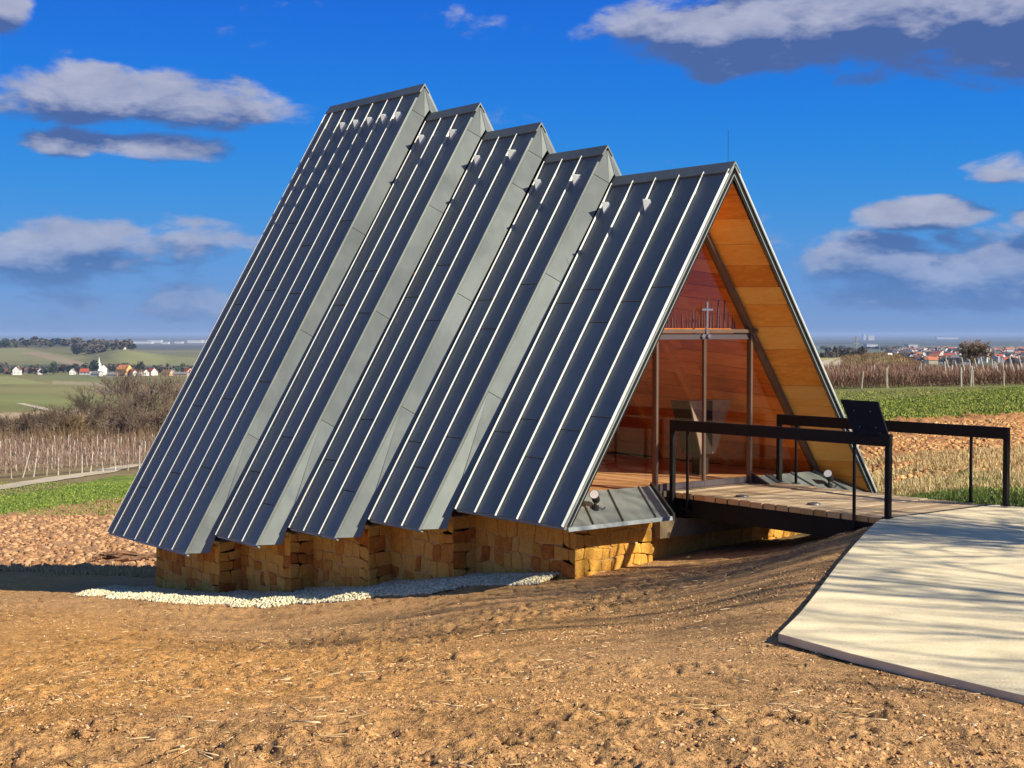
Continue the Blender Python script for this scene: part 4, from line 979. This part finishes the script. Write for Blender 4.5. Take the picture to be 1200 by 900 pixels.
# ------------------------------------------------------------------ bare trees
def grow(q, p, d, l, r, lev, maxlev, n, rs, spread, droop=0.0, twig=.012, gnarl=.25):
    segs = 3 if lev < maxlev else 2; pts = [p]; rad = [r]; dd = d.copy()
    for i in range(segs):
        dd = (dd + Vector((rs.uniform(-1, 1), rs.uniform(-1, 1), rs.uniform(-.6, .9))) * gnarl * .5).normalized()
        p = p + dd * l / segs; pts.append(p); rad.append(max(r * (1 - .5 * (i + 1) / segs), twig * .5))
    q[0 if lev < 2 else 1].tube(pts, rad, 6 if lev == 0 else 4 if lev < 3 else 3, caps=False)
    if lev >= maxlev: return
    for c in range(n[lev]):
        f = rs.uniform(.35, 1.0) if c else 1.0
        k = min(int(f * segs), segs - 1); base = pts[k].lerp(pts[k + 1], f * segs - k)
        a = rs.uniform(0, 6.28); tilt = rs.uniform(.35, 1.0) * spread
        ax = dd.orthogonal().normalized(); ax = (Matrix.Rotation(a, 3, dd) @ ax)
        nd = (Matrix.Rotation(tilt, 3, ax) @ dd); nd = (nd + Vector((0, 0, .18 - droop))).normalized()
        grow(q, base, nd, l * rs.uniform(.52, .8), max(rad[k] * .62, twig), lev + 1, maxlev, n, rs, spread, droop, twig, gnarl)
MT['bark'] = simple('tree_bark', (.12, .088, .06), .9, 0, .25, 3)
MT['twigs'] = simple('bare_twigs', (.165, .115, .08), .9, 0, .3, .4)
MT['twigs_ochre'] = simple('ochre_twigs', (.25, .17, .08), .9, 0, .3, .4)
def tree_meshes(seed, h, trunk_l, lv, n, spread, twig, tr=None, m='twigs', gnarl=.25, stems=1):
    rs = random.Random(seed); q = (MB(), MB())
    for s_ in range(stems):
        o = Vector((rs.uniform(-.12, .12) * (stems - 1), rs.uniform(-.12, .12) * (stems - 1), -.3))
        d = Vector((rs.uniform(-.3, .3) * (stems > 1), rs.uniform(-.3, .3) * (stems > 1), 1)).normalized()
        grow(q, o, d, trunk_l, tr or h * .022, 0, lv, n, rs, spread, 0, twig, gnarl)
    return q[0].mesh('trunk', MT['bark']), q[1].mesh('crown', MT[m])
def put_tree(ms, x, y, sc_, rz, label, cat, group, name='bare_tree', zoff=0, sxy=None):
    e = bpy.data.objects.new(name, None); COL.objects.link(e); e.location = (x, y, gz1(x, y) + zoff); e.rotation_euler = (0, 0, rz); e.scale = (sxy or sc_, sxy or sc_, sc_)
    tag(e, label, cat, group)
    for nme, me_ in zip(('trunk', 'crown'), ms):
        o = bpy.data.objects.new(nme, me_); COL.objects.link(o); o.parent = e
    return e
PROT = [tree_meshes(100 + i, 10, 4.2, 5, (5, 4, 4, 3, 3), .85, .028, .17, gnarl=.3) for i in range(4)]
BUSHP = [tree_meshes(200 + i, 5, 1.8, 4, (5, 5, 4, 4), .95, .022, .06, 'twigs_ochre' if i == 1 else 'twigs', .35, 4) for i in range(3)]
# clump of trees left of the chapel
CL = [(95, 205, .62), (108, 188, .74), (120, 200, .66), (134, 192, .72), (147, 198, 1.0), (158, 186, 1.0), (170, 194, 1.08), (183, 188, .95), (196, 192, .98), (208, 200, .9), (222, 195, .95), (235, 200, .9), (118, 176, .56), (140, 172, .62), (163, 170, .7), (188, 172, .7), (62, 196, .5), (28, 205, .42)]
for i, (c, d, s_) in enumerate(CL):
    x, y = bear(c, d); lab = 'bare brown tree in the thicket left of the chapel roof'
    put_tree(PROT[i % 4], x, y, s_ * .92, i * 1.7, lab, 'tree', 'bare trees in the thicket left of the chapel')
for i in range(34):
    c = -60 + i * 9.2 + random.uniform(-4, 4); d = random.uniform(158, 205); x, y = bear(c, d)
    put_tree(BUSHP[i % 3], x, y, random.uniform(.72, 1.25), i * 2.1, 'leafless brown shrub at the foot of the thicket beyond the left vineyard', 'shrub', 'shrubs of the thicket beyond the left vineyard', 'bare_shrub')
# thicket undergrowth
def twigmass(name, pts, h, wd, m, lean=.7):
    v = [(-1, 0, 0), (1, 0, 0), (.35, 0, 1.0), (-.35, 0, 1.0)]; f = [(0, 1, 2, 3)]
    n = len(pts)
    def fn(_):
        hh = h[0] + (h[1] - h[0]) * RNG.rand(n); z = gz(pts[:, 0], pts[:, 1])
        return np.stack([pts[:, 0], pts[:, 1], z + (pts[:, 2] if pts.shape[1] > 2 else 0)], 1), np.stack([np.full(n, wd), np.full(n, wd), hh], 1), RNG.uniform(0, 6.3, n), RNG.uniform(-lean, lean, n)
    return scatter(name, fn, n, v, f, m)
def field_pts(n, c0, c1, d0, d1):
    c = RNG.uniform(c0, c1, n); d = RNG.uniform(d0, d1, n); aa = (c - 600) / FOC
    return np.stack([CAM.x + FWD.x * d + RGT.x * aa * d, CAM.y + FWD.y * d + RGT.y * aa * d], 1)
mth = tint_mat('thicket_twigs', [(0, (.10, .065, .04)), (.5, (.19, .125, .075)), (1, (.30, .21, .11))], .95)
twigmass('thicket_undergrowth', field_pts(36000, -250, 400, 150, 208), (.6, 2.6), .035, mth, .8)
# ------------------------------------------------------------------ vineyards
MT['post'] = simple('weathered_post', (.38, .32, .24), .9, 0, .2, 4)
MT['post_pale'] = simple('pale_post', (.55, .50, .42), .9, 0, .15, 4)
pm1 = MB().tube([(0, 0, -.2), (0, 0, 1.9)], [.055, .05], 6).mesh('vineyard_post', MT['post']); pm2 = MB().tube([(0, 0, -.2), (0, 0, 1.9)], [.05, .045], 6).mesh('vineyard_post', MT['post_pale'])
def vpost(c, d, h, lean, pale, lab, grp):
    x, y = bear(c, d); o = bpy.data.objects.new('vineyard_post', pm2 if pale else pm1); COL.objects.link(o)
    o.location = (x, y, gz1(x, y)); o.scale = (1, 1, h / 1.9); o.rotation_euler = (0, lean, -PSI); tag(o, lab, 'post', grp)
vines = []
for r_ in range(8):
    d = 104 + r_ * 10.5
    for i in range(15):
        c = -15 + i * (13.5 + .25 * r_) + random.uniform(-2, 2) + r_ * 5
        dd = d + (c - 90) * .09
        if c < 215: vpost(c, dd, random.uniform(1.35, 2.05), random.gauss(0, .09), random.random() < .5, 'wooden vineyard post standing in rows below the thicket on the left', 'vineyard posts on the left slope')
def vine_pts(n, rows, c0, c1, k, h=(.3, 1.4)):
    out = []
    for d in rows:
        m_ = n // len(rows); c = RNG.uniform(c0, c1, m_); dd = d + (c - 90) * k + RNG.normal(0, .25, m_); aa = (c - 600) / FOC
        out.append(np.stack([CAM.x + FWD.x * dd + RGT.x * aa * dd, CAM.y + FWD.y * dd + RGT.y * aa * dd, RNG.uniform(h[0], h[1], m_)], 1))
    return np.vstack(out)
mv1 = tint_mat('vine_canes', [(0, (.17, .10, .075)), (.5, (.30, .20, .15)), (1, (.42, .31, .25))], .9)
twigmass('grapevine_canes', vine_pts(44000, [104 + r_ * 10.5 for r_ in range(8)], -220, 360, .09), (.25, .75), .015, mv1, 1.3)
mv2 = tint_mat('red_vine_canes', [(0, (.15, .075, .05)), (.5, (.28, .16, .11)), (1, (.40, .27, .19))], .9)
twigmass('grapevine_canes', vine_pts(60000, [90, 93, 97, 101, 106, 111, 117, 123, 130], 950, 1300, .0, (.0, .75)), (.2, .65), .014, mv2, 1.35)
for i in range(46):
    c = random.uniform(965, 1260); d = random.choice([88.5, 93, 97, 101, 106]); vpost(c, d, random.uniform(.9, 1.4), random.gauss(0, .06), random.random() < .35, 'thin grey post among the brown vines on the right', 'posts among the brown vines on the right')
for i, c in enumerate([1110, 1118, 1126, 1134, 1141, 1149, 1157, 1166, 1170, 1174, 1178, 1186, 1193, 1201, 1212, 1222]):
    vpost(c, 95 + (i % 3) * 3, random.uniform(1.5, 1.9), -.22 + random.gauss(0, .08), True, 'pale leaning post at the row end of the right vineyard', 'pale leaning vineyard posts on the right')
twigmass('dry_weeds', field_pts(9000, 985, 1085, 145, 235), (.1, .42), .03, mth, 1.2)
# ------------------------------------------------------------------ tracks
MT['track'] = simple('pale_track', (.50, .42, .30), .95, 0, .12, .6, .3, 3, .05)
def track(pts, wd, lift=.05):
    q = MB(); n = len(pts); L2 = []
    for i in range(n - 1):
        for t in np.linspace(0, 1, 8, endpoint=False): L2.append([pts[i][j] + (pts[i + 1][j] - pts[i][j]) * t for j in range(2)])
    L2.append(list(pts[-1])); w3 = [Vector((*bear(c, d), 0)) for c, d in L2]
    for i in range(len(w3) - 1):
        t0 = (w3[min(i + 1, len(w3) - 1)] - w3[max(i - 1, 0)]).normalized(); t1 = (w3[min(i + 2, len(w3) - 1)] - w3[i]).normalized()
        quad = []
        for p_, t_, s_ in ((w3[i], t0, -1), (w3[i], t0, 1), (w3[i + 1], t1, 1), (w3[i + 1], t1, -1)):
            a = p_ + Vector((-t_.y, t_.x, 0)) * wd * s_ * (.28 + .45 * float(fbm(np.array([p_.x * .35 + s_ * 9]), np.array([p_.y * .35]), 3, 77)[0])); quad.append((a.x, a.y, gz1(a.x, a.y) + lift))
        q.poly(quad)
    return kind(part('track', q, 'track', None), 'structure')
track([(-40, 80), (0, 85), (40, 92), (90, 101), (118, 106), (150, 118), (200, 125)], 1.9, .05)
track([(1080, 93), (1120, 97), (1160, 100), (1230, 105), (1300, 108)], 1.6, .06)
track([(-60, 345), (20, 365), (90, 400), (150, 470)], 5.0, .12)
track([(22, 700), (60, 560), (95, 460)], 4.0, .12)
track([(955, 148), (968, 160), (966, 180), (975, 205)], 1.3, .06)
track([(1000, 142), (982, 160), (980, 180), (992, 205)], .9, .06)
# ------------------------------------------------------------------ far round tree and mast
RT = tree_meshes(301, 6, 1.1, 5, (8, 5, 5, 4, 3), 1.15, .02, .16, gnarl=.3)
x, y = bear(1139, 172); put_tree(RT, x, y, 1.75, .4, 'round dense bare tree standing above the right vineyard before the town', 'tree', None, 'bare_tree')
x, y = bear(1003, 700); zb_ = gz1(x, y); pe = empty('lattice_mast', (x, y, zb_), 'slender lattice mast with a pale base on the skyline right of the chapel', 'mast')
q = MB()
for sx, sy in ((-1, -1), (1, -1), (1, 1), (-1, 1)): q.tube([(x + sx * 1.0, y + sy * 1.0, zb_), (x + sx * .25, y + sy * .25, zb_ + 12)], .10, 4)
for k_ in range(6):
    z0, z1 = zb_ + k_ * 2, zb_ + k_ * 2 + 2; w0, w1 = 1 - .75 * k_ / 6, 1 - .75 * (k_ + 1) / 6
    q.tube([(x - w0, y - w0, z0), (x + w1, y - w1, z1)], .06, 3); q.tube([(x + w0, y + w0, z0), (x - w1, y + w1, z1)], .06, 3)
MT['mast'] = simple('grey_mast', (.28, .27, .24), .7); MT['white'] = simple('white_render', (.72, .70, .66), .8, 0, .06, .2)
part('lattice', q, 'mast', pe); part('cross_arm', MB().box(x - 2.2, x + 2.2, y - .15, y + .15, zb_ + 8, zb_ + 8.3).box(x - 1.5, x + 1.5, y - .15, y + .15, zb_ + 10.4, zb_ + 10.7), 'mast', pe); part('base', MB().box(x - 1.5, x + 1.5, y - 1.5, y + 1.5, zb_ - .5, zb_ + 2.6), 'white', pe)
# ------------------------------------------------------------------ houses
WALLC = {'white': (.74, .72, .68), 'cream': (.70, .58, .38), 'yellow': (.74, .50, .18), 'grey': (.38, .36, .34), 'ochre': (.50, .36, .22)}
ROOFC = {'red': (.50, .10, .045), 'orange': (.58, .20, .07), 'brown': (.20, .10, .06), 'grey': (.22, .20, .19), 'dark': (.09, .07, .065)}
for k_, v_ in WALLC.items(): MT['wall_' + k_] = simple(k_ + '_wall', v_, .9, 0, .05, .3)
for k_, v_ in ROOFC.items(): MT['roof_' + k_] = simple(k_ + '_tiles', v_, .85, 0, .12, .8)
MT['winglass'] = simple('dark_window', (.03, .035, .045), .2)
_hm = {}
def house_mesh(w_, l_, h_, rh, wc, rc):
    key = (w_, l_, h_, rh, wc, rc)
    if key in _hm: return _hm[key]
    a, b2 = w_ / 2, l_ / 2
    q = MB(); q.prism([(-a, -b2, -3), (a, -b2, -3), (a, -b2, h_), (0, -b2, h_ + rh), (-a, -b2, h_)], (0, l_, 0)); wm = q.mesh('walls', MT['wall_' + wc])
    q = MB(); e = .5; sl_ = rh / a
    for s_ in (-1, 1): q.prism([(0, -b2 - e, h_ + rh + .02), (s_ * (a + e), -b2 - e, h_ - e * sl_ + .02), (s_ * (a + e), -b2 - e, h_ - e * sl_ + .3), (0, -b2 - e, h_ + rh + .35)], (0, l_ + 2 * e, 0))
    rm = q.mesh('roof', MT['roof_' + rc])
    wd = MB().box(-.5, .5, -.05, .05, -.6, .6).mesh('window', MT['winglass'])
    ch = MB().box(-.35, .35, -.35, .35, 0, 1.6).mesh('chimney', MT['wall_ochre'])
    _hm[key] = (wm, rm, wd, ch); return _hm[key]
def house(c, d, w_, l_, h_, rh, wc, rc, rz, lab, grp, detail=False, zo=0):
    x, y = bear(c, d); e = bpy.data.objects.new('house', None); COL.objects.link(e); e.location = (x, y, gz1(x, y) + zo); e.rotation_euler = (0, 0, rz - PSI); e.scale = (.8,) * 3; tag(e, lab, 'house', grp)
    wm, rm, wd, ch = house_mesh(w_, l_, h_, rh, wc, rc)
    for nme, m_ in (('walls', wm), ('roof', rm)):
        o = bpy.data.objects.new(nme, m_); COL.objects.link(o); o.parent = e
    if detail:
        for s_, yy in ((-1, 0),):
            for xx in (-w_ / 4, w_ / 4):
                o = bpy.data.objects.new('window', wd); COL.objects.link(o); o.parent = e; o.location = (xx, -l_ / 2, h_ * .5)
        for yy in np.linspace(-l_ / 3, l_ / 3, 3):
            for s_ in (-1, 1):
                o = bpy.data.objects.new('window', wd); COL.objects.link(o); o.parent = e; o.location = (s_ * w_ / 2, yy, h_ * .5); o.rotation_euler = (0, 0, R(90))
        o = bpy.data.objects.new('chimney', ch); COL.objects.link(o); o.parent = e; o.location = (w_ * .15, l_ * .15, h_ + rh * .7)
    return e
# village on the left: (column, dist, w, l, wall h, roof h, walls, roof, turn, label)
VIL = [(101, 1560, 9, 16, 4.5, 4, 'white', 'red', 1.35, 'white house with a long red roof just left of the dark tree by the church'),
       (146, 1600, 14, 18, 7, 6, 'yellow', 'orange', 1.1, 'large yellow house with an orange roof, highest in the village'),
       (155, 1530, 8, 12, 4, 4, 'white', 'red', .9, 'white cottage with a red roof just right of the yellow house'),
       (178, 1560, 10, 15, 5, 5, 'white', 'red', .7, 'red-roofed white house between grey-roofed ones, towards the chapel'),
       (170, 1540, 8, 12, 4.5, 4, 'white', 'grey', .5, 'white house with a grey gable just left of a red-roofed one'),
       (165, 1530, 7, 11, 4, 4, 'white', 'brown', .2, 'small brown-roofed white house in the middle of the village'),
       (221, 1560, 11, 14, 5, 5, 'cream', 'red', .6, 'cream house with a bright red roof next to the chapel roof edge'),
       (226, 1530, 8, 12, 4, 4, 'white', 'red', .9, 'small red-roofed house half hidden behind the chapel roof edge'),
       (203, 1570, 8, 12, 4.5, 4, 'white', 'dark', .1, 'white house with a dark roof, first left of the red roofs by the chapel'),
       (196, 1550, 9, 13, 4, 4, 'ochre', 'brown', 1.2, 'low ochre house with a brown roof right of the village centre'),
       (48, 1580, 7, 10, 5, 4, 'white', 'grey', .1, 'small white gabled house left of the dark conifer'),
       (20, 1560, 10, 13, 7, 5, 'white', 'brown', .15, 'tall white house at the left end of the village'),
       (36, 1640, 9, 16, 4, 4, 'ochre', 'brown', 1.3, 'low ochre house between the two white ones at the left end'),
       (85, 1570, 8, 11, 4.5, 4, 'white', 'grey', .2, 'small white house left of the long red roof'),
       (113, 1500, 8, 14, 3.5, 3, 'white', 'grey', 1.2, 'low white outbuilding below the church'),
       (132, 1480, 7, 14, 3, 2.5, 'grey', 'grey', 1.4, 'low grey shed below the church on its right'),
       (143, 1480, 6, 10, 3, 3, 'cream', 'brown', 1.2, 'small cream shed below the yellow house'),
       (212, 1520, 7, 20, 3, 2.5, 'ochre', 'grey', 1.4, 'long low grey-roofed barn on the field edge near the chapel'),
       (5, 1600, 8, 18, 4, 4, 'ochre', 'brown', 1.3, 'brown-roofed house at the frame edge of the village'),
       (145, 2650, 9, 14, 5, 3, 'white', 'grey', .4, 'tiny white house alone on the wooded ridge')]
for (c, d, w_, l_, h_, rh, wc, rc, rz, lab) in VIL: house(c, d, w_, l_, h_, rh, wc, rc, rz, lab, 'houses of the village on the left', True)
x, y = bear(118, 1570); zc = gz1(x, y); ce = empty('church', (x, y, zc), 'white village church with a slim pointed tower', 'church')
part('nave', MB().prism([(x - 4, y - 8, zc - 2), (x + 4, y - 8, zc - 2), (x + 4, y - 8, zc + 7), (x, y - 8, zc + 11), (x - 4, y - 8, zc + 7)], (0, 14, 0)), 'wall_white', ce)
part('nave_roof', MB().prism([(x, y - 8.3, zc + 11.1), (x + 4.6, y - 8.3, zc + 6.6), (x + 4.6, y - 8.3, zc + 7), (x, y - 8.3, zc + 11.6), (x - 4.6, y - 8.3, zc + 7), (x - 4.6, y - 8.3, zc + 6.6)], (0, 14.6, 0)), 'roof_grey', ce)
tw_ = part('tower', MB().box(x - 6.6, x - 3, y - 9, y - 5.4, zc - 2, zc + 12), 'wall_white', ce)
part('spire', MB().tube([(x - 4.8, y - 7.2, zc + 12), (x - 4.8, y - 7.2, zc + 13.5), (x - 4.8, y - 7.2, zc + 20)], [2.3, 1.2, .1], 8), 'wall_white', ce)
# village and ridge trees
def blob(seed, m):
    rs = random.Random(seed); q = MB()
    for i in range(130):
        th_, ph_ = rs.uniform(0, 6.28), math.acos(rs.uniform(-1, 1)); rr = rs.uniform(.55, 1.0)
        c0 = Vector((math.sin(ph_) * math.cos(th_) * rr * .9, math.sin(ph_) * math.sin(th_) * rr * .9, 1.15 + math.cos(ph_) * rr))
        s_ = rs.uniform(.14, .30); a = Vector((rs.uniform(-1, 1), rs.uniform(-1, 1), rs.uniform(-1, 1))).normalized() * s_; b2 = a.orthogonal().normalized() * s_
        q.poly([c0 - a, c0 - b2, c0 + a, c0 + b2])
    return q.mesh('crown', m)
mfol = [simple('dark_conifer', (.035, .055, .035), .9, 0, .3, .1), simple('grey_brown_crown', (.11, .09, .07), .9, 0, .3, .1), simple('olive_crown', (.09, .10, .05), .9, 0, .3, .1)]
BL = [blob(i, mfol[i % 3]) for i in range(6)]; TK = MB().tube([(0, 0, -.6), (0, 0, .6)], [.08, .05], 5).mesh('trunk', MT['bark'])
def ftree(c, d, s_, w_, k_, lab, grp):
    x, y = bear(c, d); e = bpy.data.objects.new('distant_tree', None); COL.objects.link(e); e.location = (x, y, gz1(x, y) + .1); e.scale = (w_, w_, s_); e.rotation_euler = (0, 0, random.uniform(0, 6)); tag(e, lab, 'tree', grp)
    for nme, m_ in (('trunk', TK), ('crown', BL[k_])):
        o = bpy.data.objects.new(nme, m_); COL.objects.link(o); o.parent = e
for i in range(110):
    c = -10 + i * 2.25 + random.uniform(-2, 2); d = random.uniform(1560, 1760); k_ = random.choice([0, 1, 1, 2, 3, 4, 4, 5])
    if abs(c - 118) < 5 or abs(c - 146) < 9 or abs(c - 101) < 6: d = 1720
    ftree(c, d, random.uniform(2.8, 5.2), random.uniform(3.0, 5), k_, 'tree standing among the houses of the village on the left', 'trees among the village houses')
ftree(110, 1540, 7.5, 6, 0, 'big dark conifer just left of the white church tower', None); ftree(63, 1560, 7, 4.5, 0, 'dark conifer left of the village centre, above the field', None); ftree(166, 1590, 7, 4, 3, 'dark conifer rising between the yellow house and the red roof', None)
for i in range(70):
    if i < 46: c = -20 + i * 3.5 + random.uniform(-2, 2); d = random.uniform(2900, 3250)
    else: c = 88 + (i - 46) * 2.9 + random.uniform(-3, 3); d = random.uniform(2500, 2900)
    ftree(c, d, random.uniform(5, 9), random.uniform(7, 13), random.choice([1, 4, 4, 2, 0]), 'tree of the dark wood along the ridge above the village', 'trees along the ridge above the village')
# town on the right
combos = [('white', 'red'), ('white', 'brown'), ('cream', 'orange'), ('white', 'grey'), ('white', 'dark'), ('cream', 'brown'), ('grey', 'grey'), ('white', 'red'), ('white', 'orange')]
rt = random.Random(5)
for i in range(290):
    d = 1600 + 2600 * rt.random() ** 1.1; lo_ = 1066 if d < 2300 else 1044
    c = rt.uniform(lo_, 1232); wc, rc = rt.choice(combos); big = rt.random() < .12
    nm_ = {'red': 'red', 'orange': 'orange', 'brown': 'brown', 'grey': 'grey', 'dark': 'dark'}[rc]
    house(c, d, (12 if big else rt.choice([8, 10])), (22 if big else rt.choice([10, 13])), (8 if big else rt.choice([5, 6.5])), 4, wc, rc, rt.choice([.1, .5, 1.0, 1.4, -.4]), ('%s house with a %s roof in the crowded town on the right' % (wc, nm_)), 'houses with %s walls and %s roofs in the town on the right' % (wc, nm_))
for i in range(120):
    d = 1300 + 2700 * rt.random(); c = rt.uniform(1050 if d < 1900 else 1035, 1260)
    ftree(c, d, rt.uniform(2.2, 4), rt.uniform(3, 6.5), rt.choice([0, 1, 2, 4, 1, 4]), 'tree among the houses of the town on the right', 'trees among the town houses')
for i in range(36):
    c = rt.uniform(960, 1060); d = rt.uniform(2600, 4200)
    ftree(c, d, rt.uniform(3, 5), rt.uniform(5, 12), rt.choice([1, 4, 0]), 'tree in the hedges of the far fields right of the chapel', 'trees in the far hedges on the right')
for i in range(22):
    c = 962 + i * 2.4; ftree(c, 690 + rt.uniform(-20, 20), rt.uniform(1.4, 3.2), rt.uniform(.8, 1.6), rt.choice([1, 4]), 'thin bare tree in the row behind the mound right of the chapel', 'thin trees in the row behind the mound')
# works and halls on the far plain
MT['wall_hall'] = simple('hall_wall', (.52, .53, .54), .8); MT['roof_hall'] = simple('hall_roof', (.38, .40, .42), .7)
def hall(c, d, w_, l_, h_, lab, grp='white halls far out on the plain'):
    x, y = bear(c, d); z_ = gz1(x, y); e = bpy.data.objects.new('industrial_hall', None); COL.objects.link(e); e.location = (x, y, z_); e.rotation_euler = (0, 0, -PSI); tag(e, lab, 'hall', grp)
    for nme, q in (('walls', MB().box(-l_ / 2, l_ / 2, 0, w_, -2, h_)), ('roof', MB().box(-l_ / 2 - 1, l_ / 2 + 1, -1, w_ + 1, h_ + .01, h_ + 1.5))):
        o = bpy.data.objects.new(nme, q.mesh(nme, MT['wall_hall'] if nme == 'walls' else MT['roof_hall'])); COL.objects.link(o); o.parent = e
for (c, d, w_, l_, h_, lab) in [(165, 8500, 60, 130, 14, 'long white hall, leftmost on the far plain left of the chapel'), (181, 9000, 60, 80, 18, 'white hall with a tall block, second from the left on the far plain'), (193, 8300, 50, 40, 11, 'small white hall in the middle of the far works'),
        (209, 8600, 50, 45, 12, 'short white hall near the right end of the far works'), (228, 9000, 60, 90, 18, 'long white hall beside the chapel roof edge on the far plain'), (236, 9600, 60, 70, 16, 'white hall half hidden by the chapel roof on the far plain')]: hall(c, d, w_, l_, h_, lab)
for (c, d, w_, l_, h_, lab) in [(1013, 14000, 40, 25, 60, 'slim white silo tower on the horizon right of the chapel'), (1021, 14000, 50, 60, 48, 'white plant block just right of the silo tower on the horizon'), (1022, 5200, 40, 40, 9, 'white hall low on the plain below the silo tower'), (1070, 4600, 50, 30, 11, 'white hall at the left end of the town'), (1110, 17000, 60, 260, 24, 'long pale hall near the horizon above the round tree')]: hall(c, d, w_, l_, h_, lab, None)
x, y = bear(1041, 196); z_ = gz1(x, y); tr_ = empty('trailer', (x, y, z_), 'small white trailer parked on the mound right of the chapel', 'trailer')
part('body', MB().box(x - .45, x + .45, y - .3, y + .3, z_ + .15, z_ + .42), 'white', tr_); part('wheel', MB().tube([(x, y - .34, z_ + .12), (x, y - .3, z_ + .12)], .12, 10), 'black', tr_)
# ------------------------------------------------------------------ trees beside the path (outside the picture; their shade falls on it)
SHT = [tree_meshes(400 + i, 9, 3.4, 4, (7, 5, 4, 4), .75, .012, .15, gnarl=.28) for i in range(2)]
for i, (u, v, s_, rz) in enumerate([(10.6, .9, 1.0, .3), (15.8, .2, 1.25, 2.0), (12.6, 3.6, 1.1, 4.1), (9.4, 4.6, 1.0, 3.0)]):
    put_tree(SHT[i % 2], v, -u, s_, rz, 'bare tree beside the concrete path, outside the frame, casting its shade on the path', 'tree', 'bare trees beside the path, outside the frame', zoff=.1)
# ------------------------------------------------------------------ labels of look-alikes: their place from left to right
def ordinal(n): return '%d%s' % (n, 'th' if 10 <= n % 100 <= 20 else {1: 'st', 2: 'nd', 3: 'rd'}.get(n % 10, 'th'))
same = {}
for o in sc.objects:
    if o.parent is None and o.get('label') and o.get('group'): same.setdefault((o['group'], o['label']), []).append(o)
for (g_, l_), os_ in same.items():
    if len(os_) < 2: continue
    os_.sort(key=lambda o: float(to_polar([o.location.x], [o.location.y])[0][0]))
    for i, o in enumerate(os_):
        extra = ', leftmost of them' if i == 0 else ', rightmost of them' if i == len(os_) - 1 else ', %s from the left' % ordinal(i + 1)
        o['label'] = ' '.join((l_.split())[:12]) + extra
# ------------------------------------------------------------------ haze
hz = MB().box(-63000, 63000, -63000, 63000, -64, 24).mesh('haze', None)
ho = kind(link('haze', hz), 'stuff'); mh = bpy.data.materials.new('haze'); mh.use_nodes = True; nh = mh.node_tree; nh.nodes.clear()
oo_ = nh.nodes.new('ShaderNodeOutputMaterial'); pv_ = nh.nodes.new('ShaderNodeVolumePrincipled'); nh.links.new(pv_.outputs[0], oo_.inputs['Volume'])
pv_.inputs['Color'].default_value = (.46, .64, 1.0, 1); pv_.inputs['Density'].default_value = 5.5e-5; pv_.inputs['Anisotropy'].default_value = 0
hz.materials.append(mh)
